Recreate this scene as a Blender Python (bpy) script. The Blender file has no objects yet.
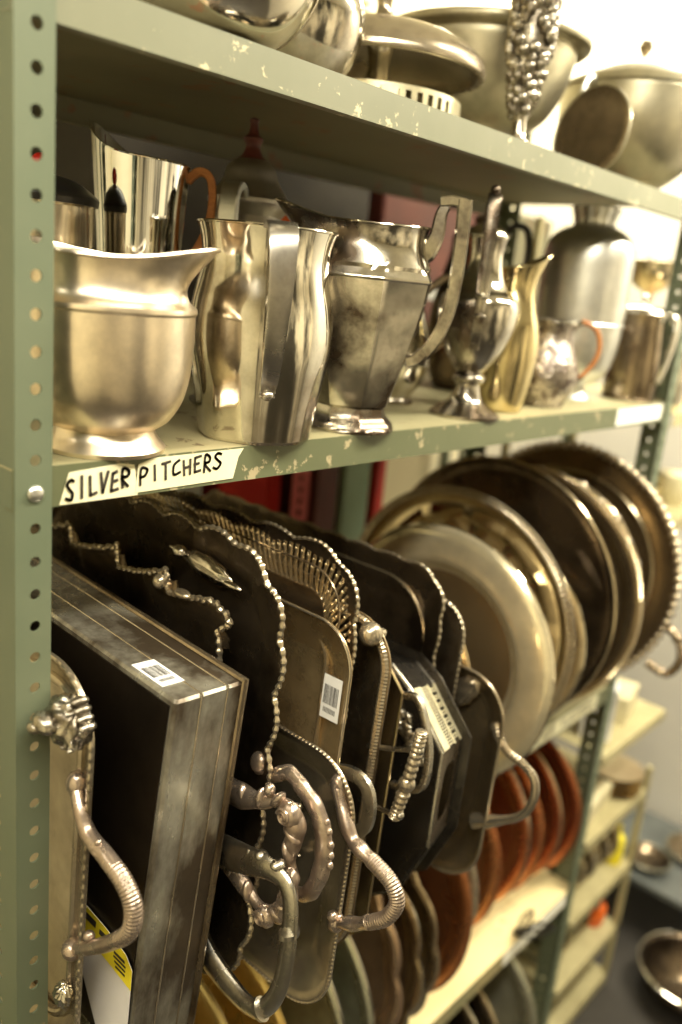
import bpy, math, random
from mathutils import Vector, Matrix
random.seed(7)
SC = bpy.context.scene
COL = SC.collection
PI = math.pi
sin, cos = math.sin, math.cos
V = Vector

# ------------------------------------------------------------------ materials
def new_mat(name):
    m = bpy.data.materials.new(name); m.use_nodes = True
    nt = m.node_tree
    return m, nt, nt.nodes['Principled BSDF'], nt.nodes.new('ShaderNodeTexCoord')
def link(nt, a, b): nt.links.new(a, b)
def ramp(nt, stops):
    r = nt.nodes.new('ShaderNodeValToRGB')
    el = r.color_ramp.elements
    while len(el) < len(stops): el.new(0.5)
    for e, (p, c) in zip(el, stops):
        e.position = p; e.color = (c[0], c[1], c[2], 1) if not isinstance(c, (int, float)) else (c, c, c, 1)
    return r
def noise(nt, tc, scale, detail=4, rough=.6, mapping=None):
    n = nt.nodes.new('ShaderNodeTexNoise')
    n.inputs['Scale'].default_value = scale; n.inputs['Detail'].default_value = detail
    n.inputs['Roughness'].default_value = rough
    if mapping:
        mp = nt.nodes.new('ShaderNodeMapping'); mp.inputs['Scale'].default_value = mapping
        link(nt, tc.outputs['Object'], mp.inputs['Vector']); link(nt, mp.outputs['Vector'], n.inputs['Vector'])
    else:
        link(nt, tc.outputs['Object'], n.inputs['Vector'])
    return n
def metal(name, c1, c2, r1, r2, scale=9, lo=.35, hi=.68, bump=.06, bscale=40, mapping=None, fine=None, met=None):
    """tarnished metal: c1 clean, c2 tarnished, patchy roughness"""
    m, nt, b, tc = new_mat(name)
    dull = any(k in name for k in ('tarnish', 'black', 'dull', 'streak', 'bronz', 'dim', 'copper', 'rosy', 'grey_green', 'dusty', 'fret'))
    b.inputs['Metallic'].default_value = met if met is not None else (.86 if dull else 1)
    n = noise(nt, tc, scale, 6, .62, mapping)
    r = ramp(nt, [(lo, c1), (hi, c2)])
    link(nt, n.outputs['Fac'], r.inputs['Fac'])
    out = r.outputs['Color']
    n2 = noise(nt, tc, scale * 6, 5, .7)
    rf = ramp(nt, [(.3, .62), (.6, 1.0)])
    link(nt, n2.outputs['Fac'], rf.inputs['Fac'])
    mx = nt.nodes.new('ShaderNodeMix'); mx.data_type = 'RGBA'; mx.blend_type = 'MULTIPLY'
    mx.inputs['Factor'].default_value = .55 if fine is None else fine
    link(nt, out, mx.inputs['A']); link(nt, rf.outputs['Color'], mx.inputs['B'])
    link(nt, mx.outputs['Result'], b.inputs['Base Color'])
    rr = ramp(nt, [(lo, r1), (hi, r2)])
    link(nt, n.outputs['Fac'], rr.inputs['Fac']); link(nt, rr.outputs['Color'], b.inputs['Roughness'])
    if bump:
        n3 = noise(nt, tc, bscale, 3, .5)
        bp = nt.nodes.new('ShaderNodeBump'); bp.inputs['Strength'].default_value = bump; bp.inputs['Distance'].default_value = .004
        link(nt, n3.outputs['Fac'], bp.inputs['Height']); link(nt, bp.outputs['Normal'], b.inputs['Normal'])
    return m
def paint(name, c1, c2, rough=.5, scale=14, lo=.4, hi=.7, bump=.03, spec=.4, mapping=None):
    m, nt, b, tc = new_mat(name)
    n = noise(nt, tc, scale, 6, .65, mapping)
    r = ramp(nt, [(lo, c1), (hi, c2)])
    link(nt, n.outputs['Fac'], r.inputs['Fac']); link(nt, r.outputs['Color'], b.inputs['Base Color'])
    b.inputs['Roughness'].default_value = rough; b.inputs['Specular IOR Level'].default_value = spec
    if bump:
        bp = nt.nodes.new('ShaderNodeBump'); bp.inputs['Strength'].default_value = bump; bp.inputs['Distance'].default_value = .002
        n3 = noise(nt, tc, scale * 5, 3)
        link(nt, n3.outputs['Fac'], bp.inputs['Height']); link(nt, bp.outputs['Normal'], b.inputs['Normal'])
    return m
def chipped(name, base, base2, chip, amount=.66, scale=60, rough=.45):
    """paint with scratches and flaked spots"""
    m, nt, b, tc = new_mat(name)
    n = noise(nt, tc, 6, 4); r = ramp(nt, [(.3, base), (.7, base2)])
    link(nt, n.outputs['Fac'], r.inputs['Fac'])
    n2 = noise(nt, tc, scale, 5, .7); n4 = noise(nt, tc, 9, 2)
    ad = nt.nodes.new('ShaderNodeMath'); ad.operation = 'MULTIPLY_ADD'
    ad.inputs[1].default_value = .35; link(nt, n4.outputs['Fac'], ad.inputs[0]); link(nt, n2.outputs['Fac'], ad.inputs[2])
    r2 = ramp(nt, [(amount + .17, 0), (amount + .2, 1)]); link(nt, ad.outputs[0], r2.inputs['Fac'])
    mx = nt.nodes.new('ShaderNodeMix'); mx.data_type = 'RGBA'
    link(nt, r2.outputs['Color'], mx.inputs['Factor']); link(nt, r.outputs['Color'], mx.inputs['A'])
    mx.inputs['B'].default_value = (*chip, 1)
    link(nt, mx.outputs['Result'], b.inputs['Base Color']); b.inputs['Roughness'].default_value = rough
    bp = nt.nodes.new('ShaderNodeBump'); bp.inputs['Strength'].default_value = .15; bp.inputs['Distance'].default_value = .001
    link(nt, n2.outputs['Fac'], bp.inputs['Height']); link(nt, bp.outputs['Normal'], b.inputs['Normal'])
    return m

M = {}
M['post'] = chipped('green_painted_post', (.136, .155, .098), (.105, .130, .08), (.30, .22, .12), .72, 70, .5)
M['shelf'] = chipped('green_painted_shelf', (.20, .20, .135), (.16, .165, .105), (.50, .44, .28), .62, 60, .42)
M['lip_green'] = chipped('olive_green_lip', (.125, .135, .07), (.10, .11, .055), (.38, .32, .19), .60, 55, .42)
M['lip_tan'] = chipped('tan_worn_lip', (.38, .30, .14), (.20, .20, .11), (.55, .48, .32), .60, 40, .45)
M['shelf_worn'] = chipped('worn_beige_shelf_top', (.40, .35, .20), (.27, .25, .14), (.16, .12, .06), .62, 40, .5)
M['backdrop'] = paint('dark_brown_backdrop', (.035, .028, .018), (.02, .016, .011), .7, 10)  # dark colour for the block that deepens the shade behind the pitchers
M['lowplate'] = metal('low_row_plate', (.70, .64, .46), (.36, .31, .20), .2, .34, 7, .42, .76, .03, met=.6)
M['shelf_lit'] = chipped('lit_worn_shelf', (.90, .76, .42), (.78, .64, .33), (.30, .24, .12), .66, 60, .5)  # bright cream paints in the light from the right; the chips are wear
M['shelf_under'] = chipped('shelf_dull_paint', (.17, .155, .09), (.13, .12, .07), (.18, .10, .05), .6, 30, .6)
M['cream_rack'] = paint('cream_rack_paint', (.40, .35, .19), (.27, .235, .12), .5, 10)
M['champagne'] = metal('champagne_silver', (.95, .83, .66), (.58, .43, .28), .30, .42, 8, .52, .80, .04)
M['silver'] = metal('worn_silver', (.84, .80, .70), (.24, .18, .12), .08, .24, 7, .44, .68, .03, 26)
M['silver_oct'] = metal('patchy_silver', (.78, .74, .65), (.13, .10, .075), .10, .28, 8, .40, .55, .03, 26)
M['silver_bright'] = metal('polished_silver', (.88, .84, .74), (.70, .62, .46), .07, .16, 5, .4, .8, .02, 20)
M['satin'] = metal('satin_tray_silver', (.95, .86, .62), (.66, .55, .34), .18, .32, 5, .4, .8, .02, 20, met=.72)
M['flute'] = metal('fluted_platter_silver', (.88, .76, .54), (.42, .30, .18), .10, .2, 6, .46, .76, .02, 30)
M['tankard'] = metal('dark_tankard_silver', (.42, .34, .24), (.10, .07, .045), .14, .3, 9, .36, .62, .03, 30)
M['chrome'] = metal('polished_steel', (.82, .82, .80), (.74, .73, .68), .04, .09, 5, .4, .8, 0, fine=.15)
M['tarnish'] = metal('tarnished_silver', (.44, .35, .235), (.085, .058, .034), .16, .36, 7, .36, .64, .05, 60)
M['tarnish_dark'] = metal('blackened_silver', (.24, .18, .115), (.040, .028, .018), .18, .38, 7, .34, .62, .05, 60)
M['tarnish_mid'] = metal('dull_silver', (.60, .525, .40), (.24, .185, .12), .18, .34, 8, .38, .72, .05, 50)
M['tarnish_box'] = metal('streaked_box_silver', (.50, .475, .39), (.10, .075, .05), .26, .42, 13, .42, .59, .03, 40, (1, 1, .35), met=.72)
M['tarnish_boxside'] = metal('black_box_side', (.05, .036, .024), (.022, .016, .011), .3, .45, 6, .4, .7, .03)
M['plate'] = metal('bronzed_silver_plate', (.86, .73, .49), (.40, .285, .16), .13, .26, 5, .38, .76, .03, 30)
M['blackened'] = metal('blackened_gallery_metal', (.10, .09, .075), (.035, .03, .025), .16, .34, 9, .36, .62, .04, 60)
M['well'] = metal('golden_brown_well', (.66, .50, .27), (.25, .165, .075), .2, .36, 9, .40, .66, .05, 60, met=.72)
M['plate_dim'] = metal('dim_plate', (.48, .37, .215), (.17, .115, .062), .18, .32, 6, .38, .74, .03, 30)
M['rose'] = metal('rosy_cast_silver', (.60, .50, .42), (.34, .25, .19), .22, .36, 22, .36, .7, .10, 120)
M['cast'] = metal('cast_pewter', (.60, .57, .50), (.36, .33, .28), .24, .36, 16, .4, .72, .06, 120)
M['cast_dark'] = metal('cast_dark_silver', (.62, .58, .50), (.22, .19, .15), .2, .34, 40, .38, .62, .10, 160)
M['cast_bright'] = metal('cast_bright_silver', (.80, .76, .68), (.42, .37, .30), .16, .3, 26, .4, .66, .10, 160)
M['gold'] = metal('brass_gold', (.95, .72, .28), (.66, .45, .15), .26, .4, 8, .42, .78, .03, met=.6)
M['pale_brass_low'] = metal('low_pale_brass', (.82, .68, .34), (.52, .40, .18), .2, .34, 6, .42, .75, .03, met=.65)
M['pale_brass'] = metal('pale_brass', (.78, .66, .38), (.50, .40, .18), .14, .28, 6, .42, .75, .03)
M['greyplate'] = metal('grey_green_plate', (.60, .60, .47), (.34, .33, .24), .2, .34, 8, .42, .76, .03, met=.65)
M['copper'] = metal('brown_copper', (.66, .29, .13), (.44, .17, .07), .2, .36, 7, .38, .74, .03)
M['copper_dark'] = metal('dark_red_copper', (.48, .16, .07), (.27, .08, .035), .2, .34, 7, .38, .74, .03)
M['brown_scallop'] = metal('brown_bronze', (.66, .47, .33), (.30, .19, .12), .14, .28, 8, .4, .75, .03, met=.8)
M['strap_silver'] = metal('grey_strap_silver', (.56, .53, .48), (.32, .29, .25), .24, .4, 12, .4, .75, .03)
M['pewter'] = metal('matte_pewter', (.56, .53, .49), (.42, .39, .35), .36, .5, 8, .4, .75, .03)
M['alum'] = metal('brushed_aluminium', (.80, .80, .76), (.64, .63, .58), .34, .44, 5, .4, .75, .02)
M['bowlmetal'] = metal('dusty_bowl_metal', (.54, .50, .37), (.33, .30, .20), .32, .44, 6, .4, .75, .02)
M['engraved'] = metal('engraved_silver', (.62, .56, .50), (.16, .12, .10), .2, .4, 90, .42, .60, .6, 150)
M['fret'] = metal('yellowed_fretwork', (.90, .85, .62), (.66, .58, .36), .3, .42, 20, .4, .75, .02)
M['wicker'] = paint('woven_cane', (.50, .20, .055), (.33, .115, .03), .45, 60, .35, .7, .4, .4, (1, 1, 4))
M['tape'] = paint('masking_tape', (.82, .78, .55), (.74, .69, .44), .6, 20, .4, .8, .05)
M['tape_white'] = paint('white_tape', (.90, .89, .80), (.84, .82, .70), .6, 20, .4, .8, .02)
M['ink'] = paint('marker_ink', (.025, .02, .015), (.05, .04, .03), .6, 30)
M['ink_faint'] = paint('faded_ink', (.35, .34, .22), (.48, .46, .30), .6, 30)
M['paper'] = paint('label_paper', (.82, .82, .82), (.76, .76, .75), .5, 20, bump=0)
M['paper_grey'] = paint('grey_white_card', (.62, .60, .60), (.56, .54, .54), .6, 12, bump=0)
M['yellow'] = paint('yellow_card', (.78, .66, .03), (.70, .57, .02), .5, 20, bump=0)
M['wood_yellow'] = paint('yellow_wood', (.72, .50, .16), (.60, .38, .10), .5, 12, mapping=(1, 1, .2))
M['bristle'] = paint('tan_bristle', (.50, .38, .16), (.30, .22, .08), .8, 60)
M['black'] = paint('black_plastic', (.015, .014, .013), (.025, .022, .02), .35, 20)
M['red'] = paint('red_enamel', (.50, .022, .012), (.40, .016, .01), .35, 10)
M['pinkred'] = paint('pinkish_red_paint', (.50, .10, .09), (.38, .06, .055), .5, 20)
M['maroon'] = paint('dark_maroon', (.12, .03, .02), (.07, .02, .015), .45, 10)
M['green_card'] = paint('sage_green_card', (.26, .34, .22), (.2, .28, .18), .6, 8)
M['greywhite'] = paint('grey_white_metal', (.50, .50, .46), (.40, .40, .37), .45, 10)
M['bench'] = paint('blue_grey_bench', (.11, .118, .112), (.06, .066, .063), .35, 8)
M['orange'] = paint('orange_plastic', (.75, .14, .015), (.62, .10, .01), .35, 10)
M['cardboard'] = paint('cream_cardboard', (.62, .56, .36), (.50, .44, .26), .7, 8)
M['wall'] = paint('cream_wall_paint', (.80, .73, .52), (.76, .69, .48), .7, 3, bump=.02)
M['wall_grey'] = paint('pale_grey_wall_paint', (.64, .61, .54), (.60, .57, .50), .6, 3, bump=.02)
M['floor'] = paint('dark_floor', (.045, .04, .034), (.025, .022, .019), .45, 5, bump=.03)
M['ceil'] = paint('ceiling_white', (.75, .72, .62), (.70, .67, .58), .8, 4)
M['reflect_pattern'] = paint('stock_pattern_for_reflections', (.58, .52, .40), (.035, .03, .022), .6, 1.5, .43, .58, 0, .3, (1, 1, .5))  # blotches on the unseen wall, added to give the metal contrasting reflections
M['bolt'] = metal('bolt_zinc', (.75, .75, .72), (.6, .6, .57), .3, .4, 20, bump=.02)
M['bolt_dirty'] = M['tarnish_mid']

# ------------------------------------------------------------------ mesh helpers
class MB:
    def __init__(s): s.v = []; s.f = []
    def add(s, vs, fs):
        o = len(s.v); s.v += [tuple(p) for p in vs]; s.f += [tuple(i + o for i in f) for f in fs]
    def box(s, x0, x1, y0, y1, z0, z1, mat=None):
        vs = [V((x, y, z)) for x in (x0, x1) for y in (y0, y1) for z in (z0, z1)]
        if mat is not None: vs = [mat @ p for p in vs]
        s.add(vs, [(0, 1, 3, 2), (4, 6, 7, 5), (0, 4, 5, 1), (2, 3, 7, 6), (0, 2, 6, 4), (1, 5, 7, 3)])
    def rings(s, rings, closed=True, cap0=True, cap1=True, loop=False):
        n = len(rings[0]); vs = [p for r in rings for p in r]; fs = []
        m = len(rings)
        for i in range(m if loop else m - 1):
            a = i * n; b = ((i + 1) % m) * n
            for j in range(n if closed else n - 1):
                k = (j + 1) % n
                fs.append((a + j, a + k, b + k, b + j))
        if not loop:
            if cap0: fs.append(tuple(range(n - 1, -1, -1)))
            if cap1: fs.append(tuple((m - 1) * n + j for j in range(n)))
        s.add(vs, fs)
    def tube(s, pts, r, n=10, closed=False, flat=1.0):
        pts = [V(p) for p in pts]; m = len(pts)
        rf = r if callable(r) else (lambda t: r)
        tang = []
        for i in range(m):
            if closed: t = pts[(i + 1) % m] - pts[(i - 1) % m]
            else: t = pts[min(i + 1, m - 1)] - pts[max(i - 1, 0)]
            tang.append(t.normalized() if t.length > 1e-9 else V((0, 0, 1)))
        ref = V((0, 0, 1)) if abs(tang[0].z) < .9 else V((1, 0, 0))
        nrm = (ref - tang[0] * ref.dot(tang[0])).normalized()
        rings = []
        for i in range(m):
            nrm = (nrm - tang[i] * nrm.dot(tang[i]))
            nrm = nrm.normalized() if nrm.length > 1e-6 else tang[i].orthogonal().normalized()
            bi = tang[i].cross(nrm); rr = rf(i / max(1, m - 1))
            rings.append([pts[i] + nrm * (rr * cos(2 * PI * k / n)) + bi * (rr * flat * sin(2 * PI * k / n)) for k in range(n)])
        s.rings(rings, loop=closed)
    def strap(s, pts, w, th, side, bulge=0):
        pts = [V(p) for p in pts]; m = len(pts); side = V(side).normalized()
        wf = w if callable(w) else (lambda t: w); tf = th if callable(th) else (lambda t: th)
        rings = []
        for i in range(m):
            t = (pts[min(i + 1, m - 1)] - pts[max(i - 1, 0)]).normalized()
            nn = t.cross(side).normalized()
            a = wf(i / (m - 1)) / 2; b = tf(i / (m - 1)) / 2; k = .72
            rings.append([pts[i] + side * (a * cx) + nn * (b * cy) for cx, cy in
                          ((-1, -k), (-k * 1.15, -1), (k * 1.15, -1), (1, -k), (1, k), (k * 1.15, 1), (-k * 1.15, 1), (-1, k))])
        s.rings(rings)
    def lathe(s, prof, n=56, mod=None, cap0=True, cap1=True, a0=0.0):
        rings = []
        for r, z in prof:
            ring = []
            for j in range(n):
                a = a0 + 2 * PI * j / n; p = (r, a, z)
                if mod: p = mod(*p)
                ring.append((p[0] * cos(p[1]), p[0] * sin(p[1]), p[2]))
            rings.append(ring)
        s.rings(rings, cap0=cap0, cap1=cap1)
    def ball(s, c, rx, ry=None, rz=None, n=14, m=9, mat=None, mod=None):
        ry = rx if ry is None else ry; rz = rx if rz is None else rz
        c = V(c); rings = []
        for i in range(m + 1):
            th = PI * (i + .02) / (m + .04); ring = []
            for j in range(n):
                a = 2 * PI * j / n; k = mod(th, a) if mod else 1
                p = V((rx * k * sin(th) * cos(a), ry * k * sin(th) * sin(a), -rz * k * cos(th)))
                if mat is not None: p = mat @ p
                ring.append(c + p)
            rings.append(ring)
        s.rings(rings)
    def prism(s, outline, d0, d1, fn):
        """outline (a,b) list extruded from d0 to d1 through fn(a,b,d)->xyz"""
        s.rings([[fn(a, b, d0) for a, b in outline], [fn(a, b, d1) for a, b in outline]])
    def build(s, name, mat, parent=None, smooth=35, loc=None):
        me = bpy.data.meshes.new(name); me.from_pydata(s.v, [], s.f); me.update()
        import bmesh
        bm = bmesh.new(); bm.from_mesh(me); bmesh.ops.recalc_face_normals(bm, faces=bm.faces); bm.to_mesh(me); bm.free()
        me.materials.append(mat)
        if smooth:
            me.shade_smooth(); me.set_sharp_from_angle(angle=math.radians(smooth))
        o = bpy.data.objects.new(name, me); COL.objects.link(o)
        if parent: o.parent = parent
        if loc: o.location = loc
        return o
def cr(P, n=10, closed=False):
    P = [V(p) for p in P]; m = len(P); out = []
    seg = m if closed else m - 1
    for i in range(seg):
        g = (lambda k: P[k % m]) if closed else (lambda k: P[max(0, min(m - 1, k))])
        p0, p1, p2, p3 = g(i - 1), g(i), g(i + 1), g(i + 2)
        for q in range(n):
            t = q / n
            out.append(.5 * ((2 * p1) + (p2 - p0) * t + (2 * p0 - 5 * p1 + 4 * p2 - p3) * t * t + (3 * p1 - p0 - 3 * p2 + p3) * t ** 3))
    if not closed: out.append(P[-1])
    return out
def prof2(P, n=5):
    """smooth a (r,z) profile; a point given twice makes a crease"""
    out = []; run = [P[0]]
    for p in P[1:]:
        if p == run[-1]:
            if len(run) > 1: out += [(q.x, q.y) for q in cr([(a, b, 0) for a, b in run], n)]
            run = [p]
        else: run.append(p)
    if len(run) > 1: out += [(q.x, q.y) for q in cr([(a, b, 0) for a, b in run], n)]
    return [(max(r, .0004), z) for r, z in out]
def sm(t): t = max(0, min(1, t)); return t * t * (3 - 2 * t)

def empty(name, loc, rot=(0, 0, 0)):
    o = bpy.data.objects.new(name, None); COL.objects.link(o)
    o.location = loc; o.rotation_euler = rot; o.empty_display_size = .02
    return o
def tag(o, label, cat, group=None, kind=None):
    o['label'] = label; o['category'] = cat
    if group: o['group'] = group
    if kind: o['kind'] = kind
    return o
def thing(name, label, cat, loc, rot=(0, 0, 0), group=None):
    return tag(empty(name, loc, rot), label, cat, group)
def struct(o): o['kind'] = 'structure'; return o

# ------------------------------------------------------------------ room
def slab(name, x0, x1, y0, y1, z0, z1, mat):
    b = MB(); b.box(x0, x1, y0, y1, z0, z1); return struct(b.build(name, mat, smooth=0))
RX, RB = 2.085, .90
slab('floor', -1.6, RX, -1.8, RB, -.05, 0, M['floor'])
slab('ceiling', -1.6, RX, -1.8, RB, 2.50, 2.55, M['ceil'])
slab('wall_back', -1.6, RX, RB, RB + .05, 0, 2.50, M['wall'])
slab('wall_right', RX, RX + .05, -1.8, RB + .05, 0, 2.50, M['wall_grey'])
slab('wall_left', -1.65, -1.6, -1.8, RB + .05, 0, 2.50, M['wall'])
slab('wall_front', -1.6, RX, -1.85, -1.8, 0, 2.50, M['reflect_pattern'])

# ------------------------------------------------------------------ shelving unit
def plate_holes(mb, L, W, z0, fn, pitch=.0254, hr=.0043, th=.0016, off=.5, edge_round=None):
    """strip W wide running L up from z0 with a hole every pitch; fn(a, z, d) places across, up and depth"""
    n = int(L / pitch); k = 16; side = None
    for i in range(n):
        za = z0 + i * pitch; zc = za + pitch / 2; ac = W * off
        sq = []; ci = []
        for j in range(k):
            an = 2 * PI * j / k; cx, cy = cos(an), sin(an)
            mxx = max(abs(cx), abs(cy)); ux, uy = cx / mxx, cy / mxx
            sq.append((ac + (W - ac if ux > 0 else ac) * ux, zc + pitch / 2 * uy))
            ci.append((ac + hr * cx, zc + hr * cy))
        mb.rings([[fn(a, z, 0) for a, z in sq], [fn(a, z, 0) for a, z in ci], [fn(a, z, th) for a, z in ci], [fn(a, z, th) for a, z in sq]], cap0=False, cap1=False)
def upright(parent, corner, sx, sy, H, name='upright', mat=None, W=.0285, phase=0.0, pitch=.0254):
    """slotted angle: corner at (x,y); flange along sx in X facing the aisle and flange along sy in Y"""
    mb = MB(); x, y = corner
    plate_holes(mb, H, W, phase, lambda a, z, d: (x + sx * a, y + sy * d, z), pitch, off=.55)
    plate_holes(mb, H, .046, phase, lambda a, z, d: (x + sx * d, y + sy * a, z), pitch, hr=.0036, off=.62)
    return mb.build(name, mat or M['post'], parent, smooth=20)

def stroke_letters():
    return {'S': [[(.9, .9), (.5, 1), (.15, .8), (.5, .55), (.85, .3), (.5, 0), (.1, .12)]],
            'I': [[(.5, 1), (.45, 0)]], 'L': [[(.25, .95), (.2, 0), (.85, .08)]], 'V': [[(.1, 1), (.5, 0), (.9, 1)]],
            'E': [[(.85, 1), (.2, .95), (.15, 0), (.85, .04)], [(.18, .5), (.75, .54)]],
            'R': [[(.15, 0), (.2, 1), (.8, .85), (.7, .58), (.2, .5), (.95, 0)]],
            'P': [[(.2, 0), (.2, 1), (.85, .9), (.75, .55), (.2, .48)]],
            'T': [[(.05, .95), (.95, 1)], [(.5, 1), (.5, 0)]],
            'C': [[(.75, .98), (.15, .7), (.3, .12), (.9, .2)]],
            'H': [[(.15, 1), (.15, 0)], [(.85, 1), (.85, 0)], [(.15, .5), (.85, .55)]],
            'A': [[(.1, 0), (.5, 1), (.9, 0)], [(.25, .35), (.75, .38)]]}
LET = stroke_letters()
def write(text, x0, x1, zb0, zb1, h, y, parent, wd=.0017, jitter=.0006, mat=None, name='lettering'):
    """handwriting in marker strokes on the plane Y=y between x0 and x1"""
    mb = MB(); n = len(text); rnd = random.Random(3)
    for i, ch in enumerate(text):
        if ch == ' ': continue
        ca = x0 + (x1 - x0) * (i + .1) / n; w = (x1 - x0) / n * .82
        zb = zb0 + (zb1 - zb0) * (i + .5) / n + rnd.uniform(-jitter, jitter)
        hh = h * rnd.uniform(.86, 1.1)
        for k, st in enumerate(LET[ch]):
            pts = [V((ca + w * a + rnd.uniform(-jitter, jitter) * .6, y - .0001 * (k + 1), zb + hh * b + .08 * w * a)) for a, b in st]
            pts = cr(pts, 5) if len(pts) > 2 and ch in 'SCPR' else pts
            for p, q in zip(pts[:-1], pts[1:]):
                d = (q - p); L = d.length
                if L < 1e-6: continue
                d /= L; nn = V((-d.z, 0, d.x)); a = wd / 2
                pp = p - d * a * .6; qq = q + d * a * .6
                vs = [pp - nn * a, pp + nn * a, qq + nn * a, qq - nn * a]
                mb.add([v + V((0, o, 0)) for o in (0, -.00015) for v in vs], [(0, 1, 2, 3), (7, 6, 5, 4), (0, 4, 5, 1), (1, 5, 6, 2), (2, 6, 7, 3), (3, 7, 4, 0)])
    return mb.build(name, mat or M['ink'], parent, smooth=0)
def tape(pts, y, parent, mat, name='tape_label'):
    mb = MB(); mb.prism(pts, y, y - .00025, lambda a, b, d: (a, d, b)); return mb.build(name, mat, parent, smooth=0)

UW = 1.2; DEP = .40
unit = thing('shelving_unit', 'tall green slotted steel shelving unit with handwritten tape labels on its shelf edges', 'shelving', (0, 0, 0))
# phase so that the hole centres line up with the photographed ones
ZTOP = 1.7352
n_ = int(1.7352 / .0254); PH = 1.7352 - .0127 - 68 * .0254 + .0254
PH = (1.7352 - .0127) % .0254
u1 = upright(unit, (.003, -.0022), 1, 1, 2.3, phase=PH)
upright(unit, (UW, -.0022), -1, 1, 2.3, phase=PH)
upright(unit, (.003, DEP), 1, -1, 2.3, phase=PH)
upright(unit, (UW, DEP), -1, -1, 2.3, phase=PH)
def shelf(z, lip, mat, lipmat):
    mb = MB(); x0, x1 = .0025, UW - .0025
    mb.box(x0, x1, .0012, DEP - .004, z - .0014, z)
    mb.box(x0, x1, DEP - .004, DEP - .0028, z - lip, z)
    mb.box(x0, x1, DEP - .014, DEP - .004, z - lip, z - lip + .0012)
    o = mb.build('shelf', mat, unit, smooth=0)
    mb = MB(); mb.box(x0, x1, 0, .0012, z - lip, z); mb.box(x0, x1, .0012, .012, z - lip, z - lip + .0012)
    mb.build('front_lip', lipmat, o, smooth=0)
    return o
sh_top = shelf(1.7685, .0295, M['shelf_under'], M['shelf']); sh_mid = shelf(1.450, .031, M['shelf_worn'], M['lip_green']); sh3 = shelf(.919, .034, M['shelf_worn'], M['lip_green'])
sh4 = shelf(.461, .031, M['shelf_lit'], M['lip_tan']); sh5 = shelf(.045, .031, M['shelf_worn'], M['lip_green'])
def bolt(x, z, parent):
    mb = MB(); mb.lathe([(.0062, 0), (.0062, .0012), (.0052, .0026), (.003, .0034), (.0005, .0036)], 18)
    mb.v = [(x + a, -.0022 - c, z + b) for a, b, c in mb.v]
    mb.box(x - .0042, x + .0042, -.0060, -.0055, z - .0006, z + .0006)
    return mb.build('bolt', M['bolt'], parent)
bolt(.0183, 1.4315, u1)
# tapes with writing
t1 = tape([(.0385, 1.4200), (.046, 1.4440), (.090, 1.4468), (.103, 1.4445), (.107, 1.4195)], -.0003, sh_mid, M['tape'])
t2 = tape([(.1045, 1.4215), (.1065, 1.4445), (.121, 1.4485), (.2165, 1.4488), (.211, 1.4415), (.206, 1.4225)], -.0006, sh_mid, M['tape'])
write('SILVER', .042, .099, 1.4232, 1.4262, .0155, -.0010, t1, .0025, .0016)
write('PITCHERS', .106, .192, 1.4275, 1.4330, .0135, -.0010, t2, .0023, .0014)
tp = tape([(.985, 1.4225), (.985, 1.4485), (1.160, 1.4490), (1.158, 1.4240)], -.0004, sh_mid, M['tape_white'])
rnd = random.Random(9); sb = MB()
for i in range(10):
    x = .995 + i * .0155; z = 1.432 + rnd.uniform(-.003, .003)
    sb.box(x, x + .0025, -.0009, -.0007, z, z + rnd.uniform(.006, .012)); sb.box(x, x + .009, -.0009, -.0007, z + .002, z + .0035)
sb.build('faded_marks', M['ink_faint'], tp, smooth=0)
t3 = tape([(.852, .8895), (.852, .9165), (1.128, .9165), (1.126, .8885)], -.0004, sh3, M['tape'])
write('SILVER', .872, .968, .8945, .8945, .0150, -.0009, t3, .0020, .0005); write('PLATTERS', .988, 1.118, .8945, .8945, .0150, -.0009, t3, .0020, .0005)
tape([(.740, .8865), (.744, .9180), (.846, .9180), (.842, .8875)], -.0006, sh3, M['tape_white'])
t4 = tape([(.93, .432), (.93, .4585), (1.165, .4595), (1.165, .433)], -.0004, sh4, M['tape_white'])
sb = MB()
for i in range(11):
    x = .945 + i * .019; z = .440 + rnd.uniform(-.002, .002)
    sb.box(x, x + .0022, -.0009, -.0007, z, z + rnd.uniform(.006, .011)); sb.box(x, x + .010, -.0009, -.0007, z + .003, z + .0045)
sb.build('faded_marks', M['ink_faint'], t4, smooth=0)

# ------------------------------------------------------------------ vessels (pitchers and pots)
RIGHT = math.atan2(-.737, .669)          # towards the aisle and away along it
TOCAM = math.atan2(-.629, -.731)         # towards the aisle end we stand at
def pol(r, a, z): return V((r * cos(a), r * sin(a), z))
def adiff(a, b): return (a - b + PI) % (2 * PI) - PI
def vessel(parent, prof, mat, name='body', n=64, spout=None, thick=.0016, floor=.006, mod2=None, closed_top=False, sharp=35):
    zt = prof[-1][1]
    def mod(r, a, z):
        if mod2: r = mod2(r, a, z)
        if spout:
            f = sm((z - spout['z0']) / (zt - spout['z0'])); g = math.exp(-(adiff(a, spout['a']) / spout['w']) ** 2)
            r = r * (1 - spout.get('pinch', 0) * f * math.exp(-((abs(adiff(a, spout['a'])) - spout['w'] * 1.7) / (spout['w'] * .8)) ** 2))
            r += spout['out'] * f * f * g; z += spout['up'] * f * f * g + spout.get('back', 0) * f * f * (.5 - .5 * cos(adiff(a, spout['a'])))
            z -= spout.get('dip', 0) * f * f * sin(adiff(a, spout['a'])) ** 2
        return r, a, z
    P = list(prof)
    if not closed_top:
        inner = [(max(r - thick, .0005), z) for r, z in reversed(prof) if z > floor]
        P = P + [(P[-1][0] - thick * .5, P[-1][1] + .0006)] + inner + [(.0005, inner[-1][1])]
    b = MB(); b.lathe(P, n, mod)
    return b.build(name, mat, parent, smooth=sharp)
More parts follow.
